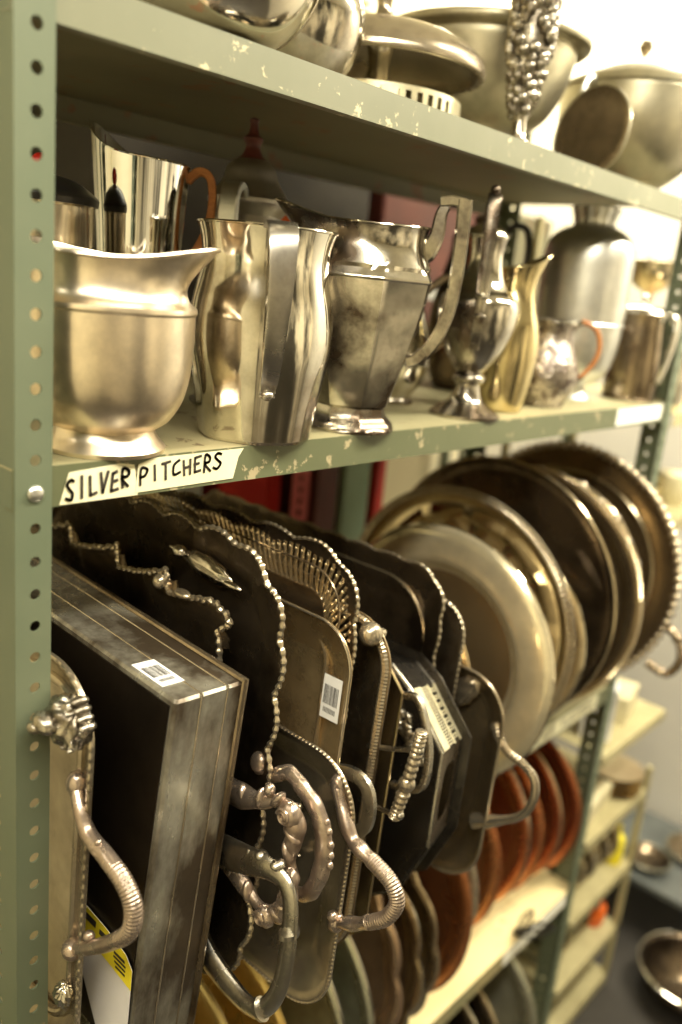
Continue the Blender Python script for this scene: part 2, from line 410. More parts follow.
def rim_wire(parent, prof_r, z, r, mat, name='rim', spout=None, n=96, zt=None, z0=None):
    pts = []
    for j in range(n):
        a = 2 * PI * j / n; rr, zz = prof_r, z
        if spout:
            g = math.exp(-(adiff(a, spout['a']) / spout['w']) ** 2)
            rr = rr * (1 - spout.get('pinch', 0) * math.exp(-((abs(adiff(a, spout['a'])) - spout['w'] * 1.7) / (spout['w'] * .8)) ** 2))
            rr += spout['out'] * g; zz += spout['up'] * g + spout.get('back', 0) * (.5 - .5 * cos(adiff(a, spout['a'])))
            zz -= spout.get('dip', 0) * sin(adiff(a, spout['a'])) ** 2
        pts.append(pol(rr, a, zz))
    b = MB(); b.tube(pts, r, 8, closed=True); return b.build(name, mat, parent)
MZ = 1.4502

# P1 champagne water pitcher
p = thing('water_pitcher', 'wide champagne-toned pitcher with rolled rim on a round foot, beside the left post', 'pitcher', (.102, .040, MZ))
pf = prof2([(.0475, 0), (.0485, .0035), (.0485, .0035), (.046, .0065), (.046, .0065), (.0415, .012), (.0390, .0180), (.0390, .0180), (.043, .0200), (.051, .0265), (.060, .041), (.0650, .060), (.0672, .085), (.0675, .110), (.0675, .110), (.0688, .112), (.0684, .1155), (.0684, .1155), (.0625, .1205), (.0595, .129), (.0595, .142), (.0620, .154)], 6)
sp = dict(a=RIGHT, w=.62, out=.021, up=.008, z0=.120, back=.003, dip=.006, pinch=.03)
vessel(p, pf, M['champagne'], 'body', 80, sp)
rim_wire(p, .0620, .154, .0019, M['champagne'], 'rolled_rim', sp)
b = MB(); A = RIGHT + PI
b.strap(cr([pol(.061, A, .146), pol(.086, A, .154), pol(.104, A, .130), pol(.100, A, .088), pol(.070, A, .055)], 8), .014, .005, (-sin(A), cos(A), 0)); b.build('handle', M['champagne'], p)

# P2 tumbler shaped pitcher, handle towards us
p = thing('strap_handled_pitcher', 'bulging silver pitcher with a flat strap handle facing us, second on the pitcher shelf', 'pitcher', (.262, .037, MZ))
pf = prof2([(.0515, 0), (.0530, .003), (.0530, .003), (.0555, .022), (.060, .050), (.0645, .078), (.0655, .100), (.0635, .122), (.0585, .146), (.0570, .160), (.0585, .174), (.0620, .187)], 6)
def panel(r, a, z): return r * (1 - .035 * sm((.11 - z) / .09) * abs(sin(4 * a)) ** 3 - .012 * cos(8 * a) * sm((z - .1) / .08) * 0)
sp = dict(a=TOCAM + PI, w=.45, out=.014, up=.004, z0=.14)
vessel(p, pf, M['silver'], 'body', 96, sp, mod2=panel, sharp=50)
rim_wire(p, .0620, .187, .0013, M['silver_bright'], 'rim', sp)
A = TOCAM + .26; b = MB(); sd = (-sin(A), cos(A), 0)
b.strap(cr([pol(.060, A, .186), pol(.072, A, .1885), pol(.0865, A, .179), pol(.0920, A, .158), pol(.0905, A, .125), pol(.0815, A, .088), pol(.070, A, .062), pol(.0615, A, .050), pol(.0600, A, .045)], 8),
        lambda t: .0265 - .0125 * sm(t * 1.1), lambda t: .0042, sd)
b.ball(pol(.0622, A, .047), .006, .006, .005); b.build('handle', M['strap_silver'], p)

# P3 octagonal pitcher
p = thing('octagonal_pitcher', 'eight-sided tarnished silver pitcher with angular handle, third on the pitcher shelf', 'pitcher', (.396, .036, MZ))
def octr(r, a, z):
    k = sm((.166 - z) / .004) * sm((z - .001) / .004)
    q = ((a - .2) % (PI / 4)) - PI / 8
    return r * (1 - k) + k * r * .955 / cos(q)
pf = prof2([(.0475, 0), (.0480, .003), (.0480, .003), (.045, .008), (.0385, .015), (.036, .024), (.036, .024), (.040, .027), (.040, .027), (.050, .060), (.0595, .095), (.0675, .128), (.0710, .152), (.0710, .152), (.0725, .154), (.0715, .157), (.0715, .157), (.066, .170), (.061, .185), (.060, .198), (.062, .206)], 4)
sp = dict(a=RIGHT + PI + .1, w=.42, out=.032, up=.013, z0=.165, pinch=.05, dip=.003)
vessel(p, pf, M['silver_oct'], 'body', 128, sp, mod2=octr, sharp=16)
rim_wire(p, .062, .206, .0013, M['silver_bright'], 'rim', sp)
A = RIGHT - .12; sd = (-sin(A), cos(A), 0); b = MB()
b.strap(cr([pol(.056, A, .180), pol(.062, A, .184), pol(.069, A, .200), pol(.071, A, .220), pol(.075, A, .2285)], 6), lambda t: .024 - .008 * t, lambda t: .021 - .012 * t, sd)
b.strap([pol(.069, A, .2315), pol(.080, A, .2335), pol(.0945, A, .2325)], lambda t: .0195, lambda t: .0095, sd)
b.strap(cr([pol(.0925, A, .2355), pol(.0935, A, .205), pol(.0935, A, .168), pol(.0905, A, .132), pol(.083, A, .105), pol(.072, A, .086), pol(.064, A, .078)], 6), lambda t: .0215 - .006 * t, lambda t: .0150 - .003 * t, sd)
b.strap(cr([pol(.070, A, .086), pol(.063, A, .078), pol(.054, A, .074)], 6), lambda t: .018, lambda t: .012, sd)
b.ball(pol(.067, A, .0765), .0078, .0078, .006)
b.build('handle', M['silver_oct'], p)

# P4 ewer with tall strap handle towards us
p = thing('lidded_ewer', 'slender pedestal ewer with lid finial and strap handle, left of the brassy flask', 'ewer', (.620, .040, MZ))
pf = prof2([(.0440, 0), (.0445, .003), (.0445, .003), (.036, .009), (.021, .020), (.0155, .034), (.0150, .040), (.0150, .040), (.0195, .044), (.0195, .050), (.0150, .053), (.0150, .053), (.024, .064), (.036, .082), (.0455, .106), (.0490, .128), (.0465, .143), (.036, .152), (.036, .152), (.033, .155), (.0265, .166), (.0225, .182), (.0215, .198), (.0240, .212)], 5)
sp = dict(a=TOCAM + PI - .5, w=.5, out=.020, up=.012, z0=.18)
vessel(p, pf, M['silver_oct'], 'body', 64, sp)
b = MB(); b.lathe(prof2([(.024, .2125), (.025, .216), (.020, .224), (.010, .230), (.005, .235), (.0045, .241), (.0075, .246), (.006, .252), (.0005, .256)], 4), 32); b.build('lid', M['silver'], p)
A = TOCAM - .10; sd = (-sin(A), cos(A), 0); b = MB()
b.strap(cr([pol(.022, A, .218), pol(.030, A, .240), pol(.042, A, .256), pol(.052, A, .252), pol(.057, A, .225), pol(.060, A, .185), pol(.062, A, .150), pol(.061, A, .120), pol(.056, A, .098), pol(.049, A, .086)], 7), lambda t: .0165 - .005 * t, .0055, sd)
for t_, z_ in ((.0618, .146), (.061, .124)): b.ball(pol(t_, A, z_), .0085, .0085, .0035)
b.ball(pol(.045, A, .263), .0055); b.build('handle', M['silver_oct'], p)

# P5 brass flask with slanted mouth
p = thing('slanted_mouth_flask', 'plain brassy flask-shaped jug with slanted open mouth, next to the engraved jug', 'jug', (.722, .054, MZ), (0, .02, 0))
pf = prof2([(.0285, 0), (.0305, .003), (.0305, .003), (.0355, .030), (.0405, .062), (.0410, .085), (.0375, .110), (.030, .134), (.0255, .152), (.0245, .166), (.0265, .182), (.0295, .192)], 6)
sp = dict(a=RIGHT + .1, w=.8, out=.010, up=.016, z0=.150, back=-.010)
vessel(p, pf, M['pale_brass'], 'body', 64, sp)
rim_wire(p, .0295, .192, .0010, M['pale_brass'], 'rim', sp)

# P6 engraved jug with cane handle
p = thing('engraved_jug', 'squat engraved silver jug with cane handle, in front of the tall aluminium flask', 'jug', (.856, .066, MZ))
pf = prof2([(.0335, 0), (.0350, .003), (.0350, .003), (.036, .008), (.044, .022), (.0490, .040), (.047, .060), (.039, .080), (.0325, .095), (.0320, .108), (.0360, .121)], 6)
sp = dict(a=RIGHT + PI, w=.45, out=.016, up=.004, z0=.085)
vessel(p, pf, M['engraved'], 'body', 64, sp)
rim_wire(p, .0360, .121, .0016, M['silver'], 'rim', sp)
A = RIGHT; b = MB()
b.tube(cr([pol(.036, A, .119), pol(.048, A, .123), pol(.066, A, .114), pol(.074, A, .094), pol(.072, A, .072), pol(.060, A, .052), pol(.050, A, .042)], 8), lambda t: .0036 + .0006 * sin(150 * t), 10); b.build('handle', M['wicker'], p)
b = MB(); b.tube(cr([pol(.032, A, .110), pol(.037, A, .119), pol(.044, A, .1225)], 5), .0040, 10); b.build('handle_socket', M['silver_oct'], p); b = MB(); b.tube(cr([pol(.056, A, .046), pol(.049, A, .040), pol(.043, A, .036)], 5), .0038, 10); b.build('handle_socket', M['silver_oct'], p)

# P7 tall aluminium flask
p = thing('tall_insulated_flask', 'tall round-shouldered aluminium flask with a short neck, behind the engraved jug', 'flask', (1.012, .104, MZ))
pf = prof2([(.040, 0), (.040, .002), (.040, .002), (.030, .012), (.024, .020), (.024, .020), (.040, .028), (.058, .048), (.0665, .085), (.0695, .130), (.0700, .190), (.0690, .225), (.062, .247), (.046, .260), (.036, .264)], 6)
vessel(p, pf, M['alum'], 'body', 64, closed_top=True)
b = MB(); b.lathe(prof2([(.034, .262), (.031, .268), (.032, .278), (.036, .290), (.034, .2945), (.012, .296), (.0005, .2965)], 4), 40, lambda r, a, z: (r * (1 + .05 * sin(14 * a)), a, z)); b.build('cap', M['alum'], p)
b = MB(); b.lathe([(.0702, .118), (.0712, .120), (.0702, .122)], 64, cap0=False, cap1=False); b.build('seam', M['alum'], p)

# P8 dark tankard
p = thing('lidded_tankard', 'dark tankard with pale lid and strap handle, last on the pitcher shelf', 'tankard', (1.138, .054, MZ))
pf = prof2([(.0435, 0), (.045, .003), (.045, .003), (.043, .008), (.0435, .040), (.041, .090), (.0375, .130), (.0375, .142)], 5)
vessel(p, pf, M['tankard'], 'body', 56)
b = MB(); b.lathe(prof2([(.0395, .142), (.040, .145), (.040, .145), (.034, .152), (.018, .157), (.006, .159), (.0045, .166), (.008, .172), (.0005, .175)], 4), 40); b.build('lid', M['cast_bright'], p)
A = TOCAM + .75; sd = (-sin(A), cos(A), 0); b = MB()
b.strap(cr([pol(.036, A, .132), pol(.050, A, .146), pol(.062, A, .138), pol(.064, A, .110), pol(.058, A, .070), pol(.050, A, .040), pol(.0445, A, .032)], 7), lambda t: .015 - .006 * t, .005, sd); b.build('handle', M['silver_bright'], p)

# vessels behind the front row
p = thing('canister', 'dark lidded silver canister half hidden behind the left post', 'canister', (.135, .200, MZ))
vessel(p, prof2([(.044, 0), (.046, .003), (.046, .003), (.046, .188), (.046, .188), (.047, .191)], 4), M['tarnish_mid'], 'body', 48, closed_top=True)
b = MB(); b.lathe(prof2([(.049, .190), (.050, .195), (.050, .195), (.047, .199), (.030, .210), (.008, .215), (.0005, .2165)], 4), 40); b.build('lid', M['black'], p)
b = MB(); b.ball((0, 0, .223), .010, .010, .009); b.build('knob', M['red'], p)

p = thing('steel_beaker_pitcher', 'polished steel pitcher flaring to a pointed lip with cane handle, leaning behind the champagne pitcher', 'pitcher', (.236, .196, MZ), (-.03, .03, 0))
sp = dict(a=RIGHT + PI - .15, w=.34, out=.004, up=.012, z0=.16, back=-.0)
sp['up'] = .034; sp['w'] = .95
vessel(p, prof2([(.032, 0), (.034, .003), (.034, .003), (.037, .080), (.0415, .160), (.0465, .238)], 8), M['chrome'], 'body', 72, sp)
rim_wire(p, .0465, .238, .0010, M['chrome'], 'rim', sp)
A = RIGHT + .05; sd = (-sin(A), cos(A), 0); b = MB()
b.strap(cr([pol(.044, A, .226), pol(.055, A, .236), pol(.066, A, .232), pol(.070, A, .214), pol(.068, A, .190), pol(.060, A, .168), pol(.048, A, .150), pol(.035, A, .140)], 8), .012, .0075, sd); b.build('handle', M['wicker'], p)

p = thing('spired_coffee_pot', 'grey pewter coffee pot with a tall pointed finial, behind the strap-handled pitcher', 'coffee pot', (.368, .184, MZ)); p.scale = (1.28, 1.28, 1)
vessel(p, prof2([(.040, 0), (.042, .004), (.042, .004), (.034, .015), (.040, .050), (.042, .100), (.038, .150), (.030, .190), (.0275, .205), (.0275, .205), (.034, .216), (.0345, .222), (.0345, .222), (.031, .227), (.024, .240), (.020, .254), (.013, .262)], 5), M['pewter'], 'body', 56, closed_top=True)
b = MB(); b.lathe(prof2([(.013, .261), (.008, .268), (.006, .276), (.0085, .283), (.0045, .288), (.0035, .298), (.0042, .302), (.0005, .304)], 4), 24); b.build('finial', M['maroon'], p)
A = TOCAM - .12; sd = (-sin(A), cos(A), 0); b = MB()
b.strap(cr([pol(.030, A, .222), pol(.046, A, .230), pol(.060, A, .220), pol(.064, A, .186), pol(.062, A, .140), pol(.054, A, .090), pol(.041, A, .070)], 7), .015, .009, sd); b.build('handle', M['alum'], p)

p = thing('orange_jar', 'bright orange plastic jar half hidden behind the strap-handled pitcher', 'jar', (.590, .335, MZ))
vessel(p, prof2([(.040, 0), (.044, .004), (.046, .05), (.046, .180), (.040, .200), (.032, .208)], 4), M['orange'], 'body', 40, closed_top=True)
b = MB(); b.lathe([(.036, .208), (.036, .228), (.034, .231), (.0005, .232)], 32); b.build('lid', M['orange'], p)

p = thing('small_sugar_pot', 'small lidded silver pot with banded belly, behind the octagonal pitcher handle', 'pot', (.600, .150, MZ))
vessel(p, prof2([(.034, 0), (.035, .003), (.035, .003), (.030, .010), (.044, .030), (.050, .050), (.050, .050), (.052, .052), (.050, .055), (.050, .055), (.046, .085), (.038, .115), (.034, .130), (.040, .150)], 5), M['silver'], 'body', 48, closed_top=True)
b = MB(); b.lathe(prof2([(.041, .150), (.040, .156), (.024, .168), (.008, .174), (.010, .184), (.0005, .190)], 4), 32); b.build('lid', M['silver'], p)
A = RIGHT; b = MB(); b.tube(cr([pol(.036, A, .145), pol(.062, A, .165), pol(.078, A, .140), pol(.070, A, .095), pol(.048, A, .070)], 7), .005, 10); b.build('handle', M['tarnish'], p)

p = thing('dark_teapot', 'dark tarnished pot with black loop handle, in shadow behind the ewer', 'teapot', (.860, .215, MZ))
vessel(p, prof2([(.040, 0), (.042, .003), (.042, .003), (.055, .040), (.060, .090), (.052, .150), (.040, .200), (.038, .225)], 5), M['tarnish_dark'], 'body', 48, closed_top=True)
b = MB(); b.lathe(prof2([(.039, .225), (.034, .236), (.016, .244), (.006, .250), (.009, .258), (.0005, .262)], 4), 32); b.build('lid', M['tarnish_dark'], p)
A = RIGHT; b = MB(); b.strap(cr([pol(.036, A, .225), pol(.050, A, .250), pol(.074, A, .246), pol(.080, A, .200), pol(.070, A, .140), pol(.056, A, .110)], 7), .014, .009, (-sin(A), cos(A), 0)); b.build('handle', M['black'], p)

# ------------------------------------------------------------------ trays standing on the lower shelves
def rr(y0, y1, z0, z1, r, ns=30, nc=10):
    """rounded rectangle outline, same point count for every call; returns function of inset"""
    def f(i, amp=0, k=0, ph=0):
        a0, a1, b0, b1 = y0 + i, y1 - i, z0 + i, z1 - i
        q = max(r - i * .75, .003); pts = []
        for (cx, cz, st) in ((a1 - q, b0 + q, -PI / 2), (a1 - q, b1 - q, 0), (a0 + q, b1 - q, PI / 2), (a0 + q, b0 + q, PI)):
            for j in range(nc + 1): pts.append((cx + q * cos(st + PI / 2 * j / nc), cz + q * sin(st + PI / 2 * j / nc)))
            e = pts[-1]
            nx = {-PI / 2: (a1, b1 - q), 0: (a0 + q, b1), PI / 2: (a0, b0 + q), PI: (a1 - q, b0)}[st]
            for j in range(1, ns): pts.append((e[0] + (nx[0] - e[0]) * j / ns, e[1] + (nx[1] - e[1]) * j / ns))
        return pts
    return f
def circ(cy, cz, r, n=120, wave=None):
    def f(i): 
        return [(cy + (r - i) * (wave(2 * PI * j / n, i) if wave else 1) * cos(2 * PI * j / n), cz + (r - i) * (wave(2 * PI * j / n, i) if wave else 1) * sin(2 * PI * j / n)) for j in range(n)]
    return f
def poly_ring(P, ns=6):
    """polygon outline; inset moves every corner along its bisector"""
    m = len(P)
    def f(i):
        Q = []
        for k in range(m):
            a, b_, c = V(P[k - 1]), V(P[k]), V(P[(k + 1) % m])
            d1 = (b_ - a).normalized(); d2 = (c - b_).normalized()
            n1 = V((-d1.y, d1.x)); n2 = V((-d2.y, d2.x)); h = (n1 + n2); h = h / max(h.length_squared / 2, .2)
            Q.append(b_ + h * i)
        out = []
        for k in range(m):
            for j in range(ns): out.append(tuple(Q[k].lerp(Q[(k + 1) % m], j / ns)))
        return out
    return f
def resample(pts, n):
    P = [V((a, b, 0)) for a, b in pts]; L = [0]
    for i in range(len(P)): L.append(L[-1] + (P[(i + 1) % len(P)] - P[i]).length)
    out = []; k = 0
    for j in range(n):
        s = L[-1] * j / n
        while L[k + 1] < s: k += 1
        out.append(P[k].lerp(P[(k + 1) % len(P)], (s - L[k]) / max(L[k + 1] - L[k], 1e-9)))
    return [(p.x, p.y) for p in out]
def dish(parent, ring, prof, mat, name='body', th=.0016, edge=None, smooth=40, wmod=None):
    """prof: (inset, w) from the rim inwards, w is how far towards the viewer's left (local -X) the surface stands"""
    def R(i, w, o=0):
        pts = ring(i)
        if edge and i < edge[1]: pts = edge[0](pts, 1 - i / edge[1])
        return [(-w + o - (wmod(i, k / len(pts)) if wmod else 0), a, b) for k, (a, b) in enumerate(pts)]
    b = MB()
    fr = [R(i, w) for i, w in prof]; bk = [R(i, w, th) for i, w in prof]
    b.rings(list(reversed(fr)) + bk, cap0=True, cap1=True)
    return b.build(name, mat, parent, smooth=smooth)
def wavy(amp, pitch, shape=1.0):
    def f(pts, k):
        m = len(pts); L = 0; out = []
        for i in range(m):
            a, c = pts[i - 1], pts[(i + 1) % m]; t = V((c[0] - a[0], c[1] - a[1])); d = math.dist(pts[i], pts[i - 1]); L += d
            if t.length < 1e-9: out.append(pts[i]); continue
            t.normalize(); nrm = V((t.y, -t.x)); w = amp * k * (abs(sin(PI * L / pitch)) ** shape - .5)
            out.append((pts[i][0] + nrm.x * w, pts[i][1] + nrm.y * w))
        return out
    return f
def rim_beads(parent, ring, mat, r, pitch, w=0, name='beaded_rim', inset=0, depth=.45, edge=None, per=6, sides=7):
    pts = ring(inset)
    if edge: pts = edge(pts, 1)
    per_l = sum(math.dist(pts[i], pts[i - 1]) for i in range(len(pts))); nb = max(8, int(per_l / pitch)); n = nb * per
    q = resample(pts, n); b = MB(); cnt = [0]
    P = [V((-w, a, c)) for a, c in q]
    rings_r = [r * (1 - depth + depth * abs(sin(PI * (i % per + .5) / per))) for i in range(n)]
    b.tube(P, lambda t: rings_r[min(n - 1, int(round(t * (n - 1))))], sides, closed=True)
    return b.build(name, mat, parent)
def tray(name, label, X0, yc, tilt, zb, group=None, yaw=0, cat='tray'):
    o = thing(name, label, cat, (X0, yc, zb + .0003), (0, tilt, yaw), group); return o
def barcode(parent, quad, w, nb=17, name='barcode_sticker'):
    """quad: TL, TR, BR, BL in local (y,z) (or xyz); paper with printed bars"""
    Q = [V(q) for q in quad]; nrm = -(Q[1] - Q[0]).cross(Q[3] - Q[0]).normalized()
    b = MB(); b.add([q + nrm * o for o in (0, w) for q in Q], [(3, 2, 1, 0), (4, 5, 6, 7), (0, 1, 5, 4), (1, 2, 6, 5), (2, 3, 7, 6), (3, 0, 4, 7)])
    st = b.build(name, M['paper'], parent, smooth=0)
    def at(u, v): return Q[0].lerp(Q[1], u).lerp(Q[3].lerp(Q[2], u), v) + nrm * (w * 1.6)
    b = MB(); rn = random.Random(5); u = .10
    while u < .88:
        d = rn.choice((.014, .022, .034)); b.add([at(u, .22), at(u + d, .22), at(u + d, .66), at(u, .66)], [(0, 1, 2, 3)]); u += d + rn.choice((.014, .02, .03))
    for k in range(9): b.add([at(.16 + k * .075, .74), at(.2 + k * .075, .74), at(.2 + k * .075, .86), at(.16 + k * .075, .86)], [(0, 1, 2, 3)])
    b.build('printed_bars', M['ink'], st, smooth=0)
    return st
def shell(parent, c, ry, rz, mat, name='shell_ornament', ang=0, hx=.010, ridges=11):
    """a cast, ridged shell or leaf lump on a tray face (local YZ plane)"""
    b = MB(); Rm = Matrix.Rotation(ang, 3, 'X')
    def mod(th, a): return 1 + .05 * sin(ridges * a) * sin(th) + .06 * sin(9 * th + 2 * sin(3 * a))
    mm = Rm
    b.ball(c, hx, ry, rz, 66, 22, mm, mod)
    return b.build(name, mat, parent, smooth=50)
def hpath(pts, yc, n=9): return cr([V((x, y - yc, z)) for (y, z, x) in pts], n)
SZ = .919
HN = 9

# A: narrow oval tray by the post with gadrooned handle
yc = .12
A_ = tray('oval_footed_tray', 'narrow tarnished tray beside the left post with shell ornament and ribbed handle', .046, yc, .03, SZ)
rg = rr(-.041 - yc, .34 - yc, 0, .368, .058)
dish(A_, rg, [(0, .010), (.003, .0115), (.006, .009), (.016, .0065), (.022, .002), (.028, 0)], M['tarnish_mid'], 'body', .0018)
rim_beads(A_, rg, M['tarnish_mid'], .0024, .009, .0110, 'gadroon_rim', .001, .3)
b = MB(); b.tube([V((-.004, a, c)) for a, c in rg(.024)], .0042, 10, closed=True); b.build('inner_band', M['tarnish_mid'], A_)
shell(A_, (-.022, -.026 - yc, .334), .022, .019, M['cast_dark'], 'shell_ornament', .6, .016)
b = MB(); rn = random.Random(12)
for k in range(9):
    cy, cz, r0 = -.026 + rn.uniform(-.017, .013), .334 + rn.uniform(-.016, .016), rn.uniform(.004, .008)
    b.tube([V((-.034 + .006 * rn.random() + k_ * .00008, cy - yc + r0 * (1 - k_ / 34) * cos(k_ * .36 + k), cz + r0 * (1 - k_ / 34) * sin(k_ * .36 + k))) for k_ in range(30)], .0013, 6)
for k in range(8): b.ball((-.020, -.048 - yc + .004 * abs(k - 4), .316 + .0055 * k), .008, .0045, .0040, 10, 6)
b.ball((-.040, -.021 - yc, .336), .0085, .012, .008, 14, 9, Matrix.Rotation(.3, 3, 'X')); b.ball((-.046, -.0165 - yc, .332), .005, .007, .005)
b.build('scroll_mount', M['cast_dark'], A_)
shell(A_, (-.012, -.020 - yc, .070), .010, .012, M['cast_bright'], 'lower_ornament', .2, .008)
b = MB(); hp = hpath([(-.020, .272, -.010), (-.034, .258, -.014), (-.048, .243, -.014), (-.075, .238, -.015), (-.099, .230, -.015), (-.1105, .215, -.014), (-.108, .193, -.014), (-.086, .168, -.012), (-.058, .143, -.011), (-.028, .120, -.010)], yc, 60)
L_ = len(hp)
b.tube(hp, lambda t: .0052 + .0020 * sin(PI * t) + (.0003 * sin(t * 420) if .38 < t < .74 else 0), 16)
b.ball(hp[int(L_ * .30)], .0078, .0078, .0040); b.ball(hp[int(L_ * .30)] + V((-.002, .002, .007)), .0030)
b.ball(hp[0], .0075, .009, .011); b.ball(hp[-1], .010, .010, .009); b.ball(hp[int(L_ * .9)] + V((0, .004, .008)), .005)
b.build('loop_handle', M['rose'], A_)

# yellow and white tag
p = thing('price_tag', 'yellow-topped white card tag with blurred print, hanging against the dark side of the box', 'tag', (.045, .0, 1.02))
O = V((.045, 0, 1.02)); 
def card(pts_px): return pts_px
TX = .061
tg = MB(); tp_ = [(.020, .1290), (-.028, .1240), (-.058, .1180), (-.069, .109), (-.071, .050), (-.070, .004), (-.044, .004), (.006, .070)]
tilt_t = Matrix.Rotation(.08, 3, 'Y')
def tw(a, b, d): return tuple(V((TX - .045, 0, SZ - 1.02)) + tilt_t @ V((d, a, b)))
tg.prism(tp_, 0, .0006, tw); tg.build('card', M['paper_grey'], p, smooth=0)
yg = MB(); yg.prism([(.0202, .1295), (-.028, .1245), (-.0585, .1184), (-.0694, .1093), (-.0705, .091), (-.040, .0955), (.0175, .102)], -.0004, -.0002, tw); yg.build('yellow_band', M['yellow'], p, smooth=0)
pg = MB()
for (a0, b0, wd_, hh) in ((.004, .1225, .018, .0065), (-.020, .119, .010, .005), (-.043, .1125, .016, .0025), (-.043, .1085, .018, .002), (-.045, .1045, .016, .002), (-.047, .1005, .014, .002)):
    pg.prism([(a0, b0), (a0 - wd_, b0 - wd_ * .02), (a0 - wd_, b0 - hh - wd_ * .02), (a0, b0 - hh)], -.0007, -.0006, tw)
pg.build('print', M['ink'], p, smooth=0)

# B: deep rectangular box standing on its side
yc = .15
bx = thing('deep_silver_box', 'deep rectangular tarnished silver box on end, barcode sticker on its top edge', 'box', (.1080, .020 + yc, SZ + .0135), (.05, .058, 0))
b = MB()
h = .356; y0, y1 = -.088 - yc, .33 - yc; x0, x1 = -.040, .031
def beveled(b, x0, x1, y0, y1, z0, z1, e):
    rings = []
    for (z, i) in ((z0, e), (z0 + e, 0), (z1 - e, 0), (z1, e)):
        pts = []
        for cx, cy, s in ((x1, y0, 0), (x1, y1, 1), (x0, y1, 2), (x0, y0, 3)):
            sx = -1 if cx == x1 else 1; sy = 1 if cy == y0 else -1
            p1 = (cx + sx * i, cy + sy * (i + e)); p2 = (cx + sx * (i + e), cy + sy * i)
            pts += [p1, p2] if s in (1, 3) else [p2, p1]
        rings.append([(a, c, z) for a, c in pts])
    b.rings(rings)
beveled(b, x0, x1, y0, y1, 0, h, .0022); body = b.build('body', M['tarnish_box'], bx, smooth=20)
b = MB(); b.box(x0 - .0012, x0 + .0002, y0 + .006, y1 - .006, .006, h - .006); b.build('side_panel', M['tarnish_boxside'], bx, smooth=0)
b = MB()
for xx in (-.014, .013):
    b.tube([(xx, y0 - .0002, .002), (xx, y0 - .0002, h), (xx, y1, h + .0002)], .0009, 6)
b.build('bead_line', M['tarnish_mid'], bx)
b = MB(); e = .0035
b.tube([(x1 - .001, y0 - .001, 0), (x1 - .001, y0 - .001, h + .001), (x1 - .001, y1, h + .001)], e, 8); b.build('rim_flange', M['tarnish'], bx)
BQ = [(-.035, -.172, h + .0004), (-.013, -.172, h + .0004), (-.013, -.214, h + .0004), (-.035, -.214, h + .0004)]
barcode(bx, BQ, .0004)

# G1: plain tray with a heavy smooth loop handle, right of the box
yc = .15
t = tray('plain_handled_tray', 'tray hidden behind the deep box showing only a large smooth silver loop handle', .160, yc, .05, SZ)
rg = rr(-.050 - yc, .36 - yc, 0, .345, .05)
dish(t, rg, [(0, .010), (.004, .011), (.022, .005), (.032, 0)], M['tarnish'], 'body')
b = MB(); hp = hpath([(-.046, .176, -.004), (-.072, .182, -.007), (-.105, .194, -.011), (-.132, .204, -.014), (-.152, .202, -.014), (-.161, .190, -.014), (-.1645, .165, -.014), (-.1655, .135, -.014), (-.162, .105, -.014), (-.153, .082, -.014), (-.138, .066, -.013), (-.112, .060, -.010), (-.072, .066, -.007), (-.046, .076, -.004)], yc, 8)
b.tube(hp, lambda t: .0082 + .0105 * max(0, 1 - t / .30) + .0105 * max(0, 1 - (1 - t) / .26), 16, flat=.50)
for f_ in (.47, .74):
    i = int(len(hp) * f_); b.tube([hp[i] - (hp[i + 1] - hp[i - 1]).normalized() * .0022, hp[i] + (hp[i + 1] - hp[i - 1]).normalized() * .0022], .0105, 16, flat=.72)
for k, f_ in enumerate((.17, .20, .27)): b.ball(hp[int(len(hp) * f_)] + V((0, .0, .0085)), .0052 + .001 * k, .006, .0045)
b.build('loop_handle', M['cast'], t)

# C: tray with jagged shell border and ornate scroll handle
yc = .15
t = tray('jagged_border_tray', 'dark tray with broken jagged shell border just behind the deep box, ornate scrolled handle', .176, yc, .05, SZ)
rg = rr(-.030 - yc, .35 - yc, 0, .374, .03, 60, 14)
def jag(pts, k):
    out = []; m = len(pts); L = 0
    for i in range(m):
        d = math.dist(pts[i], pts[i - 1]); L += d; a, c = pts[i - 1], pts[(i + 1) % m]
        tt = V((c[0] - a[0], c[1] - a[1])); tt = tt.normalized() if tt.length > 1e-9 else V((1, 0)); nr = V((tt.y, -tt.x))
        s = (L / .085) % 1.0; w = k * (.020 * (s ** 1.6) - .006 + .0022 * sin(L * 700) * s)
        out.append((pts[i][0] + nr.x * w, pts[i][1] + nr.y * w))
    return out
dish(t, rg, [(0, .012), (.004, .011), (.030, .004), (.040, 0)], M['tarnish_dark'], 'body', edge=(jag, .03))
rim_beads(t, rg, M['tarnish_mid'], .0036, .0085, .012, 'shell_border', .0, .55, jag)
b = MB(); b.ball((-.016, .060 - yc, .376), .0075); b.ball((-.015, .028 - yc, .374), .0065, .011, .0045); b.build('rim_knob', M['tarnish_mid'], t)
b = MB(); hp = hpath([(-.030, .226, 0), (-.060, .230, -.004), (-.090, .240, -.008), (-.116, .252, -.008), (-.134, .249, -.008), (-.1385, .234, -.008), (-.1365, .212, -.008), (-.142, .192, -.008), (-.1405, .172, -.008), (-.134, .152, -.008), (-.118, .143, -.008), (-.092, .147, -.006), (-.060, .158, -.004), (-.030, .164, 0)], yc, 14); hp = [q - V((0, 0, .020)) for q in hp]
b.tube(hp, lambda t: .0078 + .0022 * sin(t * 22) + .0006 * sin(t * 75) + .003 * max(0, 1 - 4 * t), 16, flat=.8)
